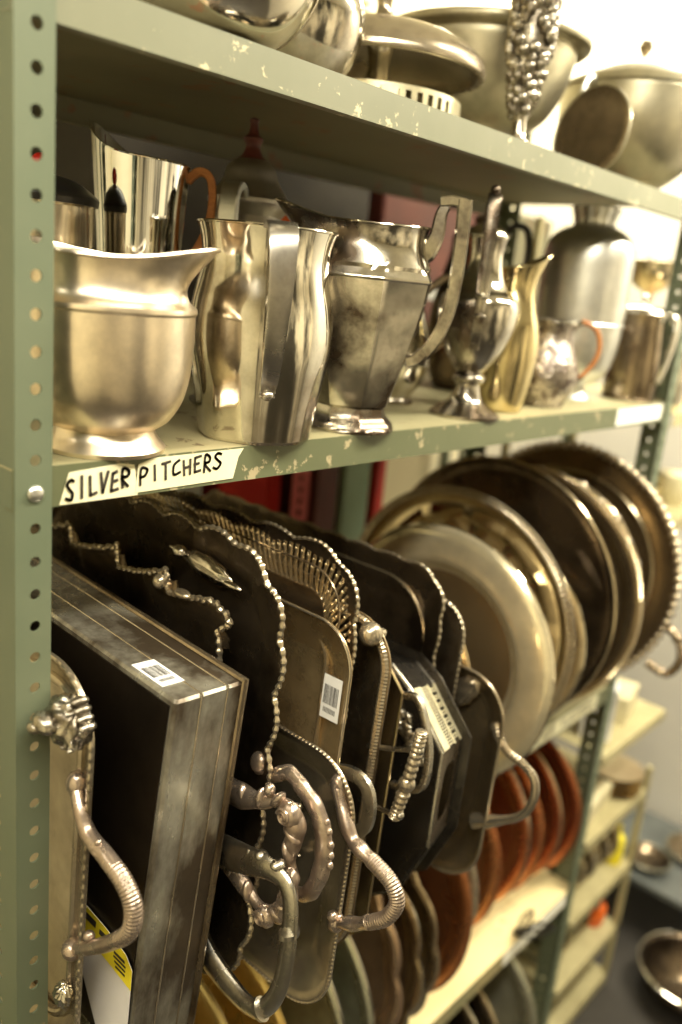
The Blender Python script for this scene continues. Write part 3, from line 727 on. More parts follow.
for f_, r_ in ((.30, .0115), (.53, .0095), (.76, .0105)):
    q = hp[int(len(hp) * f_)]; b.ball(q + V((-.003, -.001, 0)), r_ * .75, r_, r_, 18, 10, None, lambda th, a: 1 + .05 * sin(6 * a + 4 * th))
    b.tube([q + V((-.003 - r_ * .72, r_ * .62 * (1 - k / 42) * cos(k * .38), r_ * .62 * (1 - k / 42) * sin(k * .38))) for k in range(36)], .0014, 6)
for f_ in (.06, .12, .18, .24, .40, .46, .60, .66, .70, .84, .90):
    q = hp[int(len(hp) * f_)]; b.ball(q + V((-.003, .0, .004)), .006, .0105, .0045, 12, 8, Matrix.Rotation(f_ * 9, 3, 'X'))
b.ball(hp[int(len(hp) * .20)] + V((-.004, -.002, .013)), .0052, .0052, .0062)
b.build('scroll_handle', M['rose'], t)

# D: large chippendale tray with leaf ornament
yc = .15
t = tray('scalloped_silver_tray', 'largest blackened tray with wavy bright border and a cast leaf ornament on its face', .197, yc, .05, SZ)
rg = rr(-.084 - yc, .36 - yc, 0, .442, .085, 44, 16)
wv = wavy(.0085, .052, .8)
dish(t, rg, [(0, .014), (.004, .0125), (.026, .006), (.036, .001), (.040, 0)], M['tarnish_dark'], 'body', edge=(wv, .03))
rim_beads(t, rg, M['tarnish_mid'], .0030, .0082, .0145, 'wavy_border', .0, .5, wv)
b = MB()
b.ball((-.011, .026 - yc, .405), .0070, .034, .0105, 44, 16, Matrix.Rotation(.10, 3, 'X'), lambda th, a: 1 + .05 * sin(6 * a + 3 * th) * sin(th) + .05 * sin(11 * th))
b.ball((-.016, .063 - yc, .411), .0062, .0085, .0062); b.ball((-.016, .073 - yc, .412), .0025, .0055, .0022); b.ball((-.012, -.010 - yc, .399), .004, .014, .0040)
b.build('leaf_ornament', M['cast_bright'], t, smooth=50)
b = MB(); hp = hpath([(-.070, .228, -.004), (-.090, .246, -.008), (-.106, .256, -.009), (-.123, .251, -.010), (-.142, .240, -.010), (-.153, .222, -.010), (-.157, .198, -.010), (-.153, .174, -.010), (-.140, .153, -.008), (-.112, .146, -.005), (-.075, .150, -.003)], yc, 8)
b.tube(hp, lambda t: .0056 + .0032 * sin(PI * t) + .0004 * sin(70 * t), 14, flat=.62)
for k in range(5): b.ball(hp[int(len(hp) * (.44 + .04 * k))] + V((0, -.008, 0)), .003, .0035, .004)
b.ball(hp[4] + V((-.004, .01, .012)), .007, .010, .011, 14, 9); b.build('smooth_handle', M['rose'], t)

# F: smaller bead-edged tray in front
yc = .0
t = tray('bead_edged_tray', 'smaller upright tray with bead edge and S-curved ribbed handle reaching furthest out', .244, yc, .05, SZ)
rg = rr(-.153, .27, .004, .272, .056, 30, 14)
dish(t, rg, [(0, .015), (.003, .0155), (.010, .012), (.026, .006), (.036, .000)], M['tarnish_mid'], 'body')
rim_beads(t, rg, M['tarnish_mid'], .0019, .0046, .0155, 'beaded_rim', .001)
dsh = MB()
for k in range(3):
    dsh = MB(); y = -.085 + .004 * k; z = .205 - .055 * k
    for j in range(7): dsh.ball((-.0075, y - .006 * cos(j), z + .006 * sin(j * 1.3)), .0022, .0035, .0018, 8, 5, Matrix.Rotation(j * .9, 3, 'X'))
    dsh.build('chased_motif', M['tarnish_mid'], t)
b = MB(); hp = hpath([(-.128, .248, -.014), (-.137, .234, -.017), (-.155, .213, -.020), (-.170, .207, -.021), (-.187, .203, -.021), (-.205, .196, -.021), (-.2130, .181, -.020), (-.205, .161, -.020), (-.188, .145, -.019), (-.170, .131, -.018), (-.150, .119, -.016)], yc, 60)
b.tube(hp, lambda t: .0058 + .0012 * sin(PI * t) + (.0003 * sin(t * 460) if .36 < t < .80 else .0006 * sin(t * 50)), 16)
b.ball(hp[0], .007, .008, .012); b.ball(hp[-1], .008, .008, .010); b.ball(hp[-12] + V((-.004, .004, .006)), .0055); b.build('ribbed_handle', M['rose'], t)

# E1: plain tray with barcode
yc = .15
t = tray('stickered_tray', 'brownish tray with thin bright rim and a white barcode sticker on its face', .268, yc, .05, SZ)
rg = rr(-.108 - yc, .34 - yc, 0, .377, .045, 30, 12)
dish(t, rg, [(0, .016), (.002, .0165), (.005, .014), (.030, .005), (.040, .001), (.043, 0)], M['well'], 'body')
b = MB(); b.tube([V((-.0165, a, c)) for a, c in rg(.0008)], .0014, 8, closed=True); b.build('rim_wire', M['tarnish_mid'], t)
b = MB(); b.tube([V((-.0035, a, c)) for a, c in rr(-.067 - yc, .31 - yc, .03, .360, .035, 20, 12)(0)], .0030, 8, closed=True); b.build('well_edge', M['plate'], t)
barcode(t, [(-.013, -.0745 - yc, .325), (-.0135, -.0975 - yc, .3255), (-.013, -.0975 - yc, .282), (-.013, -.0745 - yc, .2815)], .0004)
b = MB(); hp = hpath([(-.098, .232, -.006), (-.122, .240, -.008), (-.140, .234, -.009), (-.146, .214, -.009), (-.141, .193, -.008), (-.122, .180, -.006), (-.100, .180, -.004)], yc, 8)
b.strap(hp, .006, .013, (1, 0, 0)); b.build('flat_loop_handle', M['cast'], t)

# E0: gallery tray with pierced border
t = tray('pierced_gallery_tray', 'dark tray with a wide border of pierced bars and wavy edge, behind the stickered tray', .286, yc, .05, SZ)
rg = rr(-.090 - yc, .36 - yc, 0, .431, .060, 44, 14)
wv = wavy(.006, .062, .8)
fr = MB()
dish(t, rg, [(.052, .001), (.060, 0), (.07, 0)], M['tarnish_dark'], 'body')
q0 = resample(wv(rg(.010), 1), 190); q1 = resample(rg(.050), 190)
for i in range(190):
    a = V((-.013, *q0[i])); c = V((-.002, *q1[i])); m_ = a.lerp(c, .5) + V((-.002, 0, 0))
    fr.tube([a, m_, c], .0019, 5); fr.ball(a.lerp(c, .12) + V((-.0012, 0, 0)), .0020, None, None, 6, 5); fr.ball(a.lerp(c, .36) + V((-.0022, 0, 0)), .0020, None, None, 6, 5)
fr.build('pierced_bars', M['plate'], t)
fr = MB(); fr.tube([V((-.013, a, c)) for a, c in resample(rg(.022), 200)], .0012, 6, closed=True); fr.tube([V((-.006, a, c)) for a, c in resample(rg(.036), 200)], .0010, 6, closed=True); fr.tube([V((-.001, a, c)) for a, c in resample(rg(.051), 200)], .0016, 6, closed=True)
fr.build('gallery_rail', M['tarnish'], t)
bd = MB(); r0 = [(-.015, a, c) for a, c in wv(rg(0), 1)]; r1 = [(-.013, a, c) for a, c in wv(rg(.011), 1)]
bd.rings([r0, r1, [(-.011, a, c) for _, a, c in r1], [(-.0135, a, c) for _, a, c in r0]], cap0=False, cap1=False, loop=True); bd.build('rim_band', M['tarnish_dark'], t)
rim_beads(t, rg, M['tarnish_mid'], .0024, .0070, .0150, 'beaded_rim', 0, .55, wv)

# H: reeded rim tray with twisted bar handle and ball
t = tray('reeded_rim_tray', 'tray with a reeded rim, ball finial at its corner and a twisted bar handle', .319, yc, .05, SZ)
rg = rr(-.116 - yc, .34 - yc, 0, .374, .050, 30, 14)
dish(t, rg, [(0, .018), (.004, .019), (.012, .017), (.014, .008), (.030, .006), (.034, .002), (.05, 0)], M['tarnish'], 'body')
rim_beads(t, rg, M['tarnish_mid'], .0052, .0036, .0175, 'reeded_rim', .006, .12, None, 6, 9)
b = MB(); b.ball((-.029, -.094 - yc, .362), .0118, .0118, .0118, 20, 12); b.tube([(-.008, -.092 - yc, .358), (-.026, -.094 - yc, .362)], .005, 10); b.build('ball_finial', M['tarnish_mid'], t)
b = MB()
for z0_, y1_, z1_ in ((.243, -.157, .268), (.184, -.147, .195)):
    b.tube(hpath([(-.100, z0_, -.014), (-.130, (z0_ + z1_) / 2 - .001, -.016), (y1_ - .004, z1_, -.018)], yc, 5), .0026, 10); b.ball((-.018, y1_ - .005 - yc, z1_), .0045)
b.build('handle_rod', M['cast'], t)
b = MB(); hp = hpath([(-.161, .288, -.018), (-.159, .266, -.018), (-.154, .230, -.018), (-.148, .198, -.018), (-.146, .190, -.018)], yc, 40)
b.tube(hp, lambda t: .0052 + .0016 * abs(sin(t * 62)) - .0012 * abs(t - .5), 12)
i = len(hp) // 2; b.ball(hp[i], .0085, .0085, .0085); b.ball(hp[i + 14], .0075, .0075, .004)
b.build('twisted_grip', M['tarnish_mid'], t)

# J: plain mitred tray
t = tray('mitred_corner_tray', 'plain dull tray with cut corners between the reeded tray and the black octagonal one', .349, yc, .05, SZ)
P8 = lambda y0, y1, z0, z1, c: [(y0 + c, z0), (y1 - c, z0), (y1, z0 + c), (y1, z1 - c), (y1 - c, z1), (y0 + c, z1), (y0, z1 - c), (y0, z0 + c)]
rg = poly_ring(P8(-.112 - yc, .34 - yc, 0, .317, .022), 8)
dish(t, rg, [(0, .016), (.002, .017), (.006, .015), (.024, .004), (.032, 0)], M['plate_dim'], 'body', smooth=25)
b = MB(); b.tube([V((-.0168, a, c)) for a, c in rg(.0008)], .0013, 6, closed=True); b.build('rim_wire', M['pale_brass'], t)
b = MB(); hp = hpath([(-.100, .285, -.006), (-.124, .292, -.008), (-.141, .270, -.010), (-.150, .238, -.010), (-.146, .205, -.010), (-.110, .190, -.006)], yc, 8)
b.strap(hp, .007, .007, (1, 0, 0)); b.build('angular_handle', M['cast'], t)

# I: dark tray with chip edge behind
t = tray('bead_cornered_tray', 'wide dark rectangular tray with fine beaded edge, between pierced tray and round trays', .470, yc, .05, SZ)
rg = rr(-.064 - yc, .37 - yc, 0, .375, .045, 40, 12)
wv = wavy(.0035, .045, .8)
dish(t, rg, [(0, .014), (.003, .0145), (.008, .012), (.034, .006), (.046, .001), (.05, 0)], M['tarnish_dark'], 'body', edge=(wv, .02))
rim_beads(t, rg, M['tarnish_mid'], .0022, .0085, .0145, 'beaded_rim', 0, .6, wv)
b = MB(); b.tube([V((-.0068, a, c)) for a, c in rr(-.042 - yc, .35 - yc, .022, .350, .07, 30, 12)(0)], .0020, 8, closed=True); b.build('inner_band', M['tarnish_mid'], t)
t = tray('rope_edged_tray', 'dark tray with thin rope edge showing only a corner before the first round tray', .489, yc, .05, SZ)
rg = rr(-.082 - yc, .36 - yc, 0, .338, .040, 30, 12)
dish(t, rg, [(0, .008), (.004, .0085), (.024, .004), (.034, 0)], M['tarnish'], 'body'); rim_beads(t, rg, M['tarnish_mid'], .0022, .007, .0085, 'rope_rim', 0, .5)

# L: black octagonal gallery tray
yc = -.02
t = tray('octagonal_gallery_tray', 'black octagonal tray with yellowed fretwork panel and slot hand-hole in its upright sides', .388, yc, .05, SZ)
oc = [(-.137, .112), (-.135, .222), (-.085, .273), (-.055, .290), (.18, .290), (.23, .23), (.23, .06), (.18, .004), (-.06, .004), (-.108, .040)]
oc = [(a - yc, b_) for a, b_ in reversed(oc)]
rg = poly_ring(oc, 6)
d_ = .052
rin = lambda i, x: [(x, a, c) for a, c in rg(i)]
b = MB(); b.rings([rin(0, 0), rin(.002, -.002), rin(.02, -.002)], cap0=True, cap1=True); b.build('base', M['blackened'], t, smooth=25)
# side walls, one wall per octagon edge, the front one with a slot
N8 = len(oc); order = [V((0, *p_)) for p_ in oc]
sh_ = .012
def outp(k):       # rim corner, drawn in a little and lower at the far side
    q = rg(sh_)[k * 6]; return V((d_, q[0], q[1]))
slot_w = MB(); plain = MB(); fretw = None
for k in range(N8):
    a0, a1 = order[k], order[(k + 1) % N8]; c0, c1 = outp(k), outp((k + 1) % N8)
    mid = (a0 + a1) / 2
    isfront = abs(mid.y + .136 + yc) < .012 and mid.z > .13
    isfret = (-.118 < mid.y + yc < -.10) and mid.z > .22
    nrm = (a1 - a0).cross(c0 - a0).normalized()
    if isfront:
        L = (a1 - a0).length; m = 24; outer = []; inner = []
        for j in range(m):
            an = 2 * PI * j / m; ux, uy = cos(an), sin(an); mx_ = max(abs(ux), abs(uy))
            outer.append((.5 + .5 * ux / mx_, .5 + .5 * uy / mx_)); inner.append((.5 + .32 * (abs(ux) ** .6) * math.copysign(1, ux), .5 + .30 * (abs(uy) ** .6) * math.copysign(1, uy)))
        f_ = lambda u, v, o: a0.lerp(a1, u).lerp(c0.lerp(c1, u), v) + nrm * o
        slot_w.rings([[f_(u, v, 0) for u, v in outer], [f_(u, v, 0) for u, v in inner], [f_(u, v, .0015) for u, v in inner], [f_(u, v, .0015) for u, v in outer]], cap0=False, cap1=False, loop=True)
    else:
        plain.add([a0, a1, c1, c0, a0 + nrm * .0015, a1 + nrm * .0015, c1 + nrm * .0015, c0 + nrm * .0015], [(0, 1, 2, 3), (7, 6, 5, 4), (0, 4, 5, 1), (1, 5, 6, 2), (2, 6, 7, 3), (3, 7, 4, 0)])
    if isfret:
        fretw = MB(); f_ = lambda u, v, o: a0.lerp(a1, u).lerp(c0.lerp(c1, u), v) + nrm * o
        n2 = -1 if nrm.z > 0 else 1
        o1, o2 = (.003, .0022) if nrm.z > 0 else (-.003, -.0022)
        def bar(u0, u1, v0, v1):
            fretw.add([f_(u0, v0, o1), f_(u1, v0, o1), f_(u1, v1, o1), f_(u0, v1, o1), f_(u0, v0, o2), f_(u1, v0, o2), f_(u1, v1, o2), f_(u0, v1, o2)], [(0, 1, 2, 3), (7, 6, 5, 4), (0, 4, 5, 1), (1, 5, 6, 2), (2, 6, 7, 3), (3, 7, 4, 0)])
        bar(0, 1, .02, .30); bar(0, 1, .88, .97); bar(0, 1, .58, .64)
        for k2 in range(22):
            u = .02 + k2 * .0445; bar(u, u + .018, .30, .60)
            if k2 % 3: bar(u, u + .020, .64, .88)
plain.build('gallery_walls', M['blackened'], t, smooth=0); slot_w.build('hand_hole_panel', M['tarnish_dark'], t, smooth=0)
if fretw: fretw.build('fretwork_panel', M['fret'], t, smooth=0)
b = MB(); rt = [outp(k) for k in range(N8)]; b.tube([rt[k].lerp(rt[(k + 1) % N8], j / 6) for k in range(N8) for j in range(6)], .0028, 8, closed=True)
rq = [V((d_, *q)) for q in rg(-.004)]; rq2 = [V((d_ + .004, *q)) for q in rg(.001)]
b.rings([[V((d_, *q)) for q in rg(sh_)], rq2, [p_ + V((.0015, 0, 0)) for p_ in rq2], [V((d_ + .002, *q)) for q in rg(sh_)]], cap0=False, cap1=False, loop=True); b.build('flared_rim', M['blackened'], t, smooth=25)
b = MB(); rn = random.Random(4)
for j in range(54):
    u = rn.random(); yy = -.060 - .052 * u - yc + rn.uniform(-.006, .006); zz = .262 - .052 * u + rn.uniform(-.014, .006)
    b.ball((-.0035, yy, zz), .003, rn.uniform(.004, .008), rn.uniform(.0025, .0045), 8, 5, Matrix.Rotation(rn.uniform(0, 3), 3, 'X'))
b.build('filigree_mount', M['cast'], t)
b = MB(); e0 = V((0, -.137 - yc, .112)); e1 = V((0, -.135 - yc, .222)); e2 = V((0, -.085 - yc, .273)); e3 = V((0, -.055 - yc, .290))
b.tube([e0, e1, e2, e3], .0018, 6); b.build('edge_moulding', M['cast'], t)

# M: bronze-toned rounded tray with gadroon handle
yc = .0
t = tray('rounded_bronze_tray', 'smooth bronze-toned rounded tray with roped loop handle, right of the black octagonal tray', .520, yc, .05, SZ)
rg = rr(-.143, .24, .003, .266, .055, 24, 14)
dish(t, rg, [(0, .022), (.002, .0225), (.005, .021), (.016, .010), (.030, .002), (.036, 0)], M['plate_dim'], 'body')
b = MB(); b.tube([V((-.022, a, c)) for a, c in rg(.001)], .0017, 8, closed=True); b.build('rim_wire', M['tarnish_mid'], t)
shell(t, (-.010, -.078, .232), .014, .026, M['tarnish_mid'], 'shell_ornament', .6, .008)
b = MB(); hp = hpath([(-.127, .212, -.012), (-.137, .198, -.016), (-.151, .187, -.016), (-.171, .182, -.016), (-.188, .170, -.016), (-.191, .145, -.016), (-.180, .121, -.016), (-.154, .101, -.016), (-.125, .084, -.013)], yc, 14)
b.tube(hp, lambda t: .0050 + .0055 * max(0, 1 - (1 - t) / .16) + .0035 * max(0, 1 - t / .2) + (.0007 * sin(t * 230) if t < .45 else 0), 14)
b.build('loop_handle', M['tarnish_mid'], t)

# ------------------------------------------------------------------ round trays
def plate(label, X0, yc, r, tilt, yaw, zb, prof, mat, rim=None, wave=None, name='round_tray', group=None, edge=None, n=132, wmod=None):
    t = tray(name, label, X0, yc, tilt, zb, group, yaw)
    rg = circ(0, r, r, n, wave)
    dish(t, rg, prof, mat, 'body', wmod=wmod)
    if rim == 'wire':
        b = MB(); b.tube([V((-prof[0][1], a, c)) for a, c in rg(.001)], .0017, 8, closed=True); b.build('rim_wire', edge or mat, t)
    elif rim == 'rope': rim_beads(t, rg, edge or mat, .0052, .0095, prof[0][1], 'rope_rim', .002, .7)
    elif rim == 'gadroon': rim_beads(t, rg, edge or mat, .0085, .0150, prof[0][1], 'gadroon_rim', .003, .8)
    elif rim == 'bead': rim_beads(t, rg, edge or mat, .0030, .0060, prof[0][1], 'beaded_rim', .001, .5)
    return t, rg
flat = lambda w, d=.014: [(0, d - .004), (.002, d - .002), (.005, d), (w * .5, d + .0004), (w, d - .003), (w + .006, d - .009), (w + .014, .001), (w + .03, 0), (w + .07, 0)]
G = None
plate('dim brown thin-rimmed round tray, first of the round trays from the left', .603, .115, .160, .03, 0, SZ, flat(.016), M['plate_dim'], 'wire', edge=M['plate'])
t, rg = plate('large polished round tray with broad mirror-bright flange, second of the round trays', .662, .062, .1845, .03, .02, SZ, [(0, .0035), (.002, .006), (.008, .0095), (.016, .0118), (.028, .0130), (.040, .0132), (.050, .0118), (.055, .0085), (.060, .003), (.070, .001), (.1, 0)], M['satin'], 'wire', edge=M['silver_bright'])
dish(t, circ(0, .1845, .127, 100), [(0, .0020), (.002, .0026), (.006, .0022), (.05, .0020)], M['plate_dim'], 'well', .0008)
w3 = lambda a, i: 1 - (.0 if i < .026 else .05 * (.5 - .5 * abs(cos(6 * a)) ** .5) * min(1, (i - .026) / .01))
t, rg = plate('piecrust round platter with fluted panels and a wide ornamental border', .768, .101, .2015, .012, .03, SZ,
              [(0, .020), (.003, .0205), (.020, .0165), (.025, .012), (.040, .014), (.046, .010), (.052, .007), (.060, .004), (.072, .003), (.085, .0015), (.097, .001), (.11, 0)], M['flute'], None, w3, 'fluted_platter', n=168, wmod=lambda i, t: .0065 * sin(PI * max(0, min(1, (i - .040) / .065))) * (abs(cos(14 * PI * t)) ** .7 - .5))
rim_beads(t, rg, M['tarnish_mid'], .0050, .0075, .0200, 'ornamental_border', .008, .22, None, 6, 9)
rim_beads(t, rg, M['tarnish_mid'], .0024, .0050, .0205, 'beaded_rim', .001, .5)
plate('plain pale round tray leaning in shadow behind the piecrust platter', .872, .087, .158, .03, .01, SZ, flat(.020), M['plate'], 'wire', edge=M['silver_bright'])
plate('large dark round tray with a doubled rim behind the plain pale one', .905, .119, .2165, 0, .01, SZ, [(0, .018), (.003, .0185), (.012, .010), (.018, .012), (.024, .010), (.06, .002), (.1, 0)], M['tarnish_dark'], 'wire', edge=M['plate'])
plate('round tray with rope-twist edge beyond the large dark tray', .985, .104, .205, .0, .03, SZ, flat(.024, .018), M['plate_dim'], 'rope', edge=M['plate'])
# N7 ornate oval with leafy border
t, rg = plate('round tray with lumpy cast leaf border, between rope-edged and gadroon-edged trays', 1.052, .125, .197, .03, .02, SZ, flat(.028, .018), M['plate_dim'], 'wire', edge=M['plate'])
b = MB(); rn = random.Random(2)
for k in range(30):
    a = 2 * PI * k / 30; rr_ = .189
    b.ball((-.019, rr_ * cos(a), .197 + rr_ * sin(a)), .006, .010 + .004 * (k % 2), .013, 10, 6, Matrix.Rotation(a + .6 * (k % 3 - 1), 3, 'X'), lambda th, q: 1 + .15 * sin(5 * q))
b.build('leaf_border', M['tarnish_mid'], t)
t, rg = plate('biggest gadroon-edged round tray, furthest right against the right post', 1.125, .113, .2175, .04, .02, SZ, [(0, .022), (.004, .023), (.014, .018), (.030, .012), (.044, .012), (.050, .006), (.08, .001), (.12, 0)], M['plate_dim'], 'gadroon', edge=M['tarnish_mid'])
b = MB(); b.tube([V((-.0135, .168 * cos(k * .1257), .2175 + .168 * sin(k * .1257))) for k in range(50)], .0022, 6, closed=True); b.build('inner_rim', M['plate'], t)
b = MB(); hp = cr([V((-.02, -.205, .165)), V((-.024, -.235, .150)), V((-.026, -.246, .115)), V((-.024, -.228, .085)), V((-.02, -.192, .090))], 12)
b.tube(hp, lambda t: .0058 + .0022 * abs(sin(t * 40)), 10); b.ball(hp[12], .010, .010, .010); b.build('loop_handle', M['tarnish'], t)

# ------------------------------------------------------------------ copper and brass on the shelf below
S4 = .461
cu = [('wide flat orange-brown copper tray, leftmost of the copper ones', .700, .156, .203, M['copper'], M['copper']),
      ('grey-rimmed silver tray between the leftmost copper trays', .800, .165, .165, M['greyplate'], M['greyplate']),
      ('copper tray with wide well just behind the grey-rimmed one', .870, .180, .178, M['copper'], M['copper']),
      ('silver-edged copper tray with a pale bright rim', .960, .190, .190, M['copper'], M['silver_bright']),
      ('red copper tray with a warm orange rim beside the silver-edged one', 1.020, .175, .172, M['copper'], M['copper']),
      ('dark red copper tray with a thin light rim, second from the right', 1.085, .170, .170, M['copper_dark'], M['plate']),
      ('darkest red copper tray at the right end by the post', 1.150, .155, .163, M['copper_dark'], M['copper'])]
for lb, X0, yc_, r, mt, ed in cu:
    plate(lb, X0, yc_, r, .04, 0, S4, flat(.026, .014), mt, 'wire', name='copper_tray', edge=ed, group='copper trays on the shelf below the platters')
scal = lambda k, d: (lambda a, i: 1 + d * (abs(cos(k * a / 2)) ** .6 - .5) * max(.25, 1 - i / .05))
lowrow = [('bright gold brass dish in the lower left, beneath the deep box', .135, .12, .150, M['gold'], 'wire', None),
          ('tilted gold brass dish second from the lower left, beside the dark scroll handles', .205, .115, .165, M['gold'], 'wire', None),
          ('pale brass dish third in the low row, with dull rim', .270, .120, .168, M['pale_brass_low'], 'wire', None),
          ('gold-green brass dish low beneath the bead-edged tray', .335, .115, .170, M['gold'], 'wire', None),
          ('dull green-grey plate standing under the ribbed handle', .400, .115, .185, M['greyplate'], 'wire', None),
          ('second green-grey plate, pressed against the first one below the ribbed handle', .450, .120, .190, M['greyplate'], 'wire', None),
          ('brown lobed bronze platter with soft ripples, left of the leftmost copper tray', .520, .150, .203, M['brown_scallop'], 'wire', scal(14, .06)),
          ('dark lobed silver platter with bright rippled rim in front of the copper trays', .575, .140, .190, M['plate_dim'], 'wire', scal(12, .06)),
          ('small brownish platter with wavy edge, nearest the leftmost copper tray', .640, .135, .170, M['tarnish'], 'wire', scal(12, .05))]
for lb, X0, yc_, r, mt, rim, wv in lowrow:
    plate(lb, X0, yc_, r, .04, .02, S4, [(0, .016), (.002, .019), (.006, .0205), (.012, .018), (.020, .0125), (.026, .006), (.04, .002), (.05, .001), (.08, 0)], mt, rim, wv, 'standing_platter', 'brass and silver platters in the low row', M['silver_bright'] if mt in (M['greyplate'], M['plate_dim']) else (M['plate'] if mt is M['tarnish'] else None))
# white price ticket on a brass plate
# wire leaf trinket
p = thing('wire_leaf_trinket', 'small dark openwork wire leaf trinket on the edge of the copper tray shelf', 'trinket', (.988, .006, S4 + .0005)); p.scale = (1.1, 1.1, 1.25)
b = MB()
for (ang, L, el) in ((-1.1, .062, .45), (-.4, .042, 1.0), (-2.2, .045, .8)):
    d = V((cos(ang) * cos(el), sin(ang) * cos(el), sin(el))); s_ = d.cross(V((0, 0, 1))).normalized()
    o = V((0, 0, .004)); pts = [o + d * (L * t_) + s_ * (w_ * L) for t_, w_ in ((0, 0), (.35, .26), (.7, .22), (1, 0), (.7, -.22), (.35, -.26))]
    b.tube(cr(pts, 6, True), .0017, 6, closed=True)
    b.tube([o, o + d * L], .0014, 6)
    for k in range(1, 4):
        for sg in (-1, 1): b.tube([o + d * (L * .2 * k), o + d * (L * (.2 * k + .2)) + s_ * (sg * .19 * L)], .0010, 5)
b.ball((0, 0, .006), .009, .009, .006); b.build('openwork_leaf', M['black'], p)

# bottom shelf
S5 = .045
for k, (X0, r, mt, ed, lb) in enumerate([(.64, .17, 'greyplate', 'silver_bright', 'grey plate with pale rim on the bottom shelf, nearest to us'),
                                     (.72, .175, 'tarnish_dark', 'plate', 'black plate with brassy rim on the bottom shelf'),
                                     (.79, .170, 'greyplate', 'silver_bright', 'grey-green plate between two black ones on the bottom shelf'),
                                     (.86, .178, 'tarnish_dark', 'silver_bright', 'black plate with bright silver rim on the bottom shelf'),
                                     (.93, .165, 'tarnish', 'plate', 'brown-black plate right of the bright-rimmed black one, bottom shelf'),
                                     (1.03, .175, 'greyplate', 'greyplate', 'dull grey plate at the right end of the bottom shelf')]):
    plate(lb, X0, .125, r, .05, 0, S5, flat(.03), M[mt], 'wire', name='standing_plate', edge=M[ed], group='plates on the bottom shelf')

# ------------------------------------------------------------------ top shelf
TZ = 1.7687
p = thing('shallow_silver_bowl', 'shiny silver bowl at the left end of the top shelf, cut by the picture edge', 'bowl', (.192, .062, TZ))
vessel(p, prof2([(.036, 0), (.050, .0015), (.068, .009), (.084, .024), (.096, .046), (.103, .072), (.106, .100)], 5), M['silver_bright'], 'body', 64)
rim_wire(p, .106, .100, .002, M['silver_bright'])
p = thing('round_bellied_pot', 'round-bellied mottled silver pot behind the shiny bowl on the top shelf', 'pot', (.358, .122, TZ)); p.scale = (.92, .92, 1)
vessel(p, prof2([(.030, 0), (.032, .003), (.032, .003), (.034, .008), (.056, .024), (.070, .050), (.072, .080), (.060, .110), (.046, .130), (.050, .145)], 5), M['silver'], 'body', 56)
A = RIGHT + 2.4; b = MB(); b.tube(cr([pol(.062, A, .105), pol(.090, A, .125), pol(.108, A, .100), pol(.100, A, .060), pol(.070, A, .045)], 8), .005, 10); b.build('handle', M['tarnish'], p)
p = thing('wooden_brush', 'yellow wooden stick standing on the top shelf beside the tan bristle brush', 'stick', (.640, .366, TZ))
b = MB(); b.lathe(prof2([(.010, 0), (.011, .01), (.011, .23), (.009, .25), (.0005, .255)], 4), 20); b.build('shaft', M['wood_yellow'], p)
p = thing('bristle_brush', 'tan brush with rows of stiff bristles upright behind the stemmed dish', 'brush', (.702, .372, TZ))
b = MB(); b.box(-.012, .000, -.012, .012, 0, .22); b.build('back', M['wood_yellow'], p, smooth=0)
b = MB(); rn = random.Random(1)
for k in range(72):
    z = .01 + (k // 4) * .0118; y = -.009 + (k % 4) * .006
    b.tube([(.000, y, z), (.026, y + rn.uniform(-.002, .002), z + rn.uniform(-.002, .002))], .0016, 5)
b.build('bristles', M['bristle'], p)['kind'] = 'stuff'

# tiered stand
p = thing('tiered_stand', 'low stemmed stand with pierced ring below a wide shallow dish, top shelf', 'stand', (.553, .180, TZ))
p.scale = (1.2, 1.2, 1.06)
b = MB(); b.lathe(prof2([(.094, 0), (.098, .003), (.098, .003), (.096, .006), (.090, .009), (.090, .009), (.094, .012), (.092, .015), (.080, .018), (.030, .020), (.0005, .020)], 4), 80); b.build('base_plate', M['bowlmetal'], p)
b = MB(); n = 44
for z0_, z1_ in ((.0165, .0205), (.0335, .0385)):
    b.lathe([(.083, z0_), (.0845, z0_), (.0845, z1_), (.083, z1_)], 88, cap0=False, cap1=False)
rn = random.Random(6)
for k in range(n):
    a = 2 * PI * k / n; d = rn.choice((-.05, 0, .05)); w_ = .006 if k % 7 else .016
    m_ = Matrix.Rotation(a, 4, 'Z')
    b.box(.083, .0845, -w_ / 2, w_ / 2, .019, .035, m_ @ Matrix.Shear('XZ', 4, (0, d * 6)) if False else m_)
b.build('pierced_ring', M['fret'], p, smooth=20)
b = MB(); b.lathe(prof2([(.020, .0195), (.016, .026), (.009, .036), (.012, .044), (.011, .075), (.014, .092), (.020, .105)], 4), 32); b.build('stem', M['silver'], p)
b = MB(); b.lathe(prof2([(.0005, .104), (.014, .104), (.044, .101), (.070, .092), (.090, .078), (.098, .0665), (.098, .0665), (.102, .0645), (.1050, .0665), (.1050, .072), (.1050, .072), (.100, .083), (.082, .098), (.054, .108), (.020, .114), (.0005, .115)], 5), 80); b.build('upper_dish', M['tarnish_mid'], p)
b = MB(); b.lathe(prof2([(.014, .113), (.010, .120), (.0065, .130), (.0085, .144), (.012, .158), (.007, .169), (.008, .210), (.0005, .22)], 4), 24, lambda r, a, z: (r * (1 + .12 * sin(5 * a + z * 200)), a, z)); b.build('stem_grip', M['tarnish_mid'], p)
